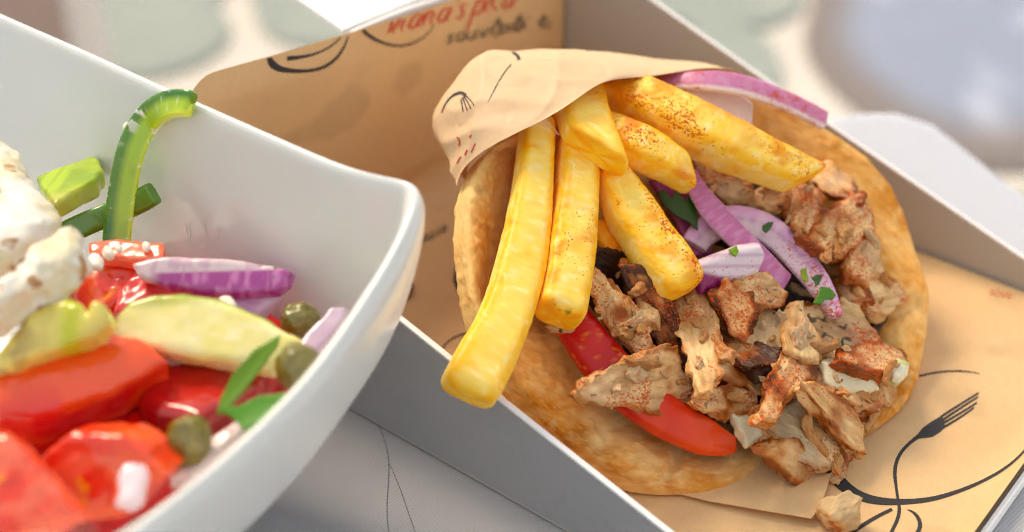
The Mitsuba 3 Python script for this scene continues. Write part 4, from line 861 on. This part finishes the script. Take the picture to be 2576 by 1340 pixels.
veg('cucumber_slice', 'thick cucumber slice with green left end in front of the onion', 'cucumber', [(293, 858), (300, 810), (335, 772), (400, 752), (470, 750), (560, 764), (680, 815), (765, 868), (730, 915), (690, 946), (620, 936), (500, 915), (390, 895), (310, 890)], 6, 9, (lin(246, 240, 182) * .97, lin(236, 228, 146) * .95), (0, -5), group=cg, seed=21, rnd=2.2, paint=cuc, amp=.4)
def cuc2(r, c):
    x = (r.v - r.o) @ RIGHT; x = x / np.abs(x).max()
    c = lerp(c, lin(186, 200, 40) * .85, .85 * np.exp(-((x - .15) / .14) ** 2) + .6 * sst(.8, .95, x)); return lerp(c, lin(140, 96, 60) * .8, .5 * sst(.62, .7, fbm(r.l * 300, 2, 8)) * sst(0, -.6, x))
veg('cucumber_slice', 'notched cucumber slice at the left below the lower feta piece', 'cucumber', [(-60, 985), (20, 880), (90, 795), (180, 762), (215, 775), (230, 800), (240, 770), (272, 770), (292, 822), (255, 862), (150, 898), (40, 940)], 15, 8, (lin(230, 218, 130) * .93, lin(214, 200, 112) * .9), (0, -5), group=cg, seed=22, rnd=2, paint=cuc2)
# dressing left on the bowl's wall
scene['dressing'] = flat((.76, .755, .71), .06, .8)
sm_ = []
for j in range(10, 20):
    u0, v0 = (rg.uniform(40, 300), rg.uniform(140, 420)) if j < 10 else ((rg.uniform(470, 560), rg.uniform(530, 660)) if j < 20 else (rg.uniform(560, 800), rg.uniform(300, 620)))
    L_ = rg.uniform(8, 30)
    sm_.append(stroke(BM, [(u0, v0), (u0 + rg.normal(0, 5), v0 + L_ * .5), (u0 + rg.normal(0, 7), v0 + L_)], [1, rg.uniform(3, 7), 1.5], n=8))
put('dressing_smear', joined(sm_), 'dressing', bk, True, label='faint smears of dressing on the inside wall')
labels[bk + '__dressing_smear']['kind'] = 'stuff'
# feta
def cheese(r, c):
    c = lerp(lin(248, 245, 236) * .80, lin(240, 230, 196) * .78, sst(.4, .7, fbm(r.l * 120, 3, 5)))
    c = lerp(c, lin(232, 198, 96) * .8, .8 * sst(.56, .74, fbm(r.l * 110 + 40, 3, 15)))
    return lerp(c, lin(168, 112, 50) * .85, .85 * sst(.64, .70, fbm(r.l * 240 + 9, 2, 25)))
veg('feta_cheese', 'large creamy feta block at the left edge with oregano and oil', 'feta cheese', [(-80, 440), (-5, 402), (50, 440), (100, 505), (132, 545), (156, 585), (160, 612), (145, 645), (50, 720), (-80, 745)], 16, 18, (PALE, PALE), (0, 0), 'food_satin', seed=31, rnd=6, amp=1.1, fine=.32, warp=1.6, paint=cheese, res=.6, group='feta pieces in the salad')
veg('feta_cheese', 'smaller feta chunk leaning on the large block above the cucumber', 'feta cheese', [(-80, 770), (30, 725), (105, 655), (160, 620), (205, 615), (216, 640), (208, 680), (175, 710), (120, 742), (60, 768), (0, 810), (-80, 840)], 22, 10, (PALE, PALE), (0, 0), 'food_satin', seed=32, rnd=3, amp=1.5, fine=.5, warp=2.2, paint=cheese, res=.6, group='feta pieces in the salad')
for i, (u, v, w, h, lab) in enumerate(((240, 662, 24, 8, 'feta crumb on the seedy tomato, touching the smaller feta chunk'), (272, 640, 18, 7, 'feta crumb on top of the seedy tomato chunk under the pale slice'), (300, 628, 12, 6, 'small feta flake on the pale tomato slice, left'), (370, 624, 13, 5.5, 'small feta flake on the pale tomato slice, right'), (565, 772, 30, 6, 'feta crumb between onion sliver and cucumber slice'), (322, 322, 13, 17, 'feta crumb stuck on the bend of the pepper strip'))):
    veg('feta_crumb', lab, 'feta crumb', [(u + w * math.cos(a) * (.8 + .3 * ((i * 7 + j * 3) % 5) / 5), v + w * .75 * math.sin(a)) for j, a in enumerate(np.linspace(0, 6.283, 8)[:-1])], h * 1.4, 2.4, (lin(250, 246, 236) * .95, lin(240, 232, 214) * .93), mat='food_satin', seed=40 + i, amp=.4, fine=.2, res=.3, rnd=1.1, warp=.8, group='feta crumbs in the salad')
# green pepper
pg_ = 'green pepper pieces in the salad'
PG1, PG2, PG3 = lin(100, 152, 10) * .9, lin(164, 200, 14) * .93, lin(200, 222, 80) * .93
r = strip([(292, 640, 0), (298, 560, 6), (312, 460, 14), (332, 375, 21), (366, 308, 26), (415, 268, 29), (482, 263, 30)], [6.4, 6.5, 6.5, 6.5, 6.5, 6.4, 6.0], [3.6, 3.6, 3.6, 3.6, 3.6, 3.6, 3.4], 51, lambda u, v, h: inwall(u, v, h, 4), up=np.array([.25, -.75, .6]), amp=.10, n=220, ex=6)
o_l = ((r.v - r.v.mean(0)) @ RIGHT)[r.x > .9].mean() < ((r.v - r.v.mean(0)) @ RIGHT)[r.x < -.9].mean()
xl = r.x if o_l else -r.x
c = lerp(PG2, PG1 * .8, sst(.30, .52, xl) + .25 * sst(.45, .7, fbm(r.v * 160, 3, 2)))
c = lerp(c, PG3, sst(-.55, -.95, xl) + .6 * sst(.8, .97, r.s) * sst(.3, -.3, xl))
c = lerp(c, lin(244, 246, 232) * .92, .8 * sst(.60, .66, fbm(r.v * 420, 3, 7)) * np.exp(-((r.s - .66) / .13) ** 2) + .4 * sst(.72, .76, fbm(r.v * 900, 2, 9)))
k = thing('green_pepper_strip', 'hooked green pepper strip standing upright against the bowl wall', 'green pepper', pg_)
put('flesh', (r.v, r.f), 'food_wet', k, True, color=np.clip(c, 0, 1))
r = strip([(165, 590, 4), (230, 558, 5), (300, 530, 7), (388, 486, 12)], [5.8, 5.8, 5.8, 5.6], [3.6], 52, inwall, up=np.array([.1, -.85, .5]), amp=.3)
c = lerp(PG1 * .8, lin(96, 134, 30) * .82, sst(.4, .7, fbm(r.v * 200, 3, 2)))
k = thing('green_pepper_strip', 'dark green pepper strip crossing behind the hooked strip', 'green pepper', pg_)
put('flesh', (r.v, r.f), 'food_wet', k, True, color=np.clip(c, 0, 1))
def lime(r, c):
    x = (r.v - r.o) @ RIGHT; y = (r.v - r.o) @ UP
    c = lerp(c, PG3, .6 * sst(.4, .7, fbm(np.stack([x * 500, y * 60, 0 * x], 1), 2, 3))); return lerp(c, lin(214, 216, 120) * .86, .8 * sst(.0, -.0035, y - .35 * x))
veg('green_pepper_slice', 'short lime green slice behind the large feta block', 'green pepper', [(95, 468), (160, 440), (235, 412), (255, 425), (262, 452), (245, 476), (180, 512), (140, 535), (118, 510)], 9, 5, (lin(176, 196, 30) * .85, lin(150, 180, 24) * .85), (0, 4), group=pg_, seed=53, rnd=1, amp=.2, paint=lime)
# capers
def caper(label, u, v, h, rad, sc, seed):
    m = trimesh.creation.icosphere(subdivisions=5, radius=1.)
    d = m.vertices; lon = np.arctan2(d[:, 1], d[:, 0])
    rr = 1 + .05 * np.cos(lon * 6 + 3 * fbm(d * 2, 2, seed)) * (1 - d[:, 2] ** 2) + .16 * (fbm(d * 2.2, 3, seed) - .5) + .05 * (fbm(d * 7, 2, seed) - .5)
    vv = d * rr[:, None] * np.array(sc) * rad * .001
    rot = trimesh.transformations.euler_matrix(.9 + seed, .6 * seed, .4)[:3, :3]
    vv = vv @ rot.T + sal(u, v, h)
    c = lerp(lin(84, 80, 22) * .8, lin(140, 130, 62) * .82, fbm(d * 3, 3, seed + 1)); c = lerp(c, lin(190, 184, 140) * .84, .7 * sst(.68, .74, fbm(d * 13, 2, seed)))
    c = lerp(c, lin(120, 92, 20) * .8, .5 * sst(.3, .9, d[:, 2]))
    k = thing('caper', label, 'caper', 'capers in the salad')
    put('bud', (vv, m.faces), 'food_wet', k, True, color=np.clip(c, 0, 1))
caper('uppermost olive green caper beside the pale lilac onion wall', 756, 806, 2, 4.2, (1.05, .9, .95), 1)
caper('olive caper resting against the inner rim below the cucumber tip', 756, 930, 10, 5.0, (1.1, .9, .95), 2)
caper('lowest caper, between the tomato wedges and the rim', 474, 1110, 3, 4.9, (1.1, .95, .9), 3)
leaf('slim folded green herb blade in front of the cucumber tip', [(546, 1045), (556, 1005), (590, 940), (640, 885), (707, 846), (700, 876), (650, 940), (600, 1005), (565, 1045)], 10, lin(96, 132, 40) * .85, (0, -4), (.8, .6), sal, 'herb leaves in the salad', 'herb_leaf', 'herb', 1.0)
leaf('broad bright green herb leaf touching the bowl rim', [(548, 1038), (600, 1025), (650, 1000), (722, 996), (730, 1010), (680, 1050), (615, 1090), (602, 1070), (580, 1050)], 8, lin(76, 130, 26) * .85, (0, -3), (1.2, .4), sal, 'herb leaves in the salad', 'herb_leaf', 'herb', 1.0)
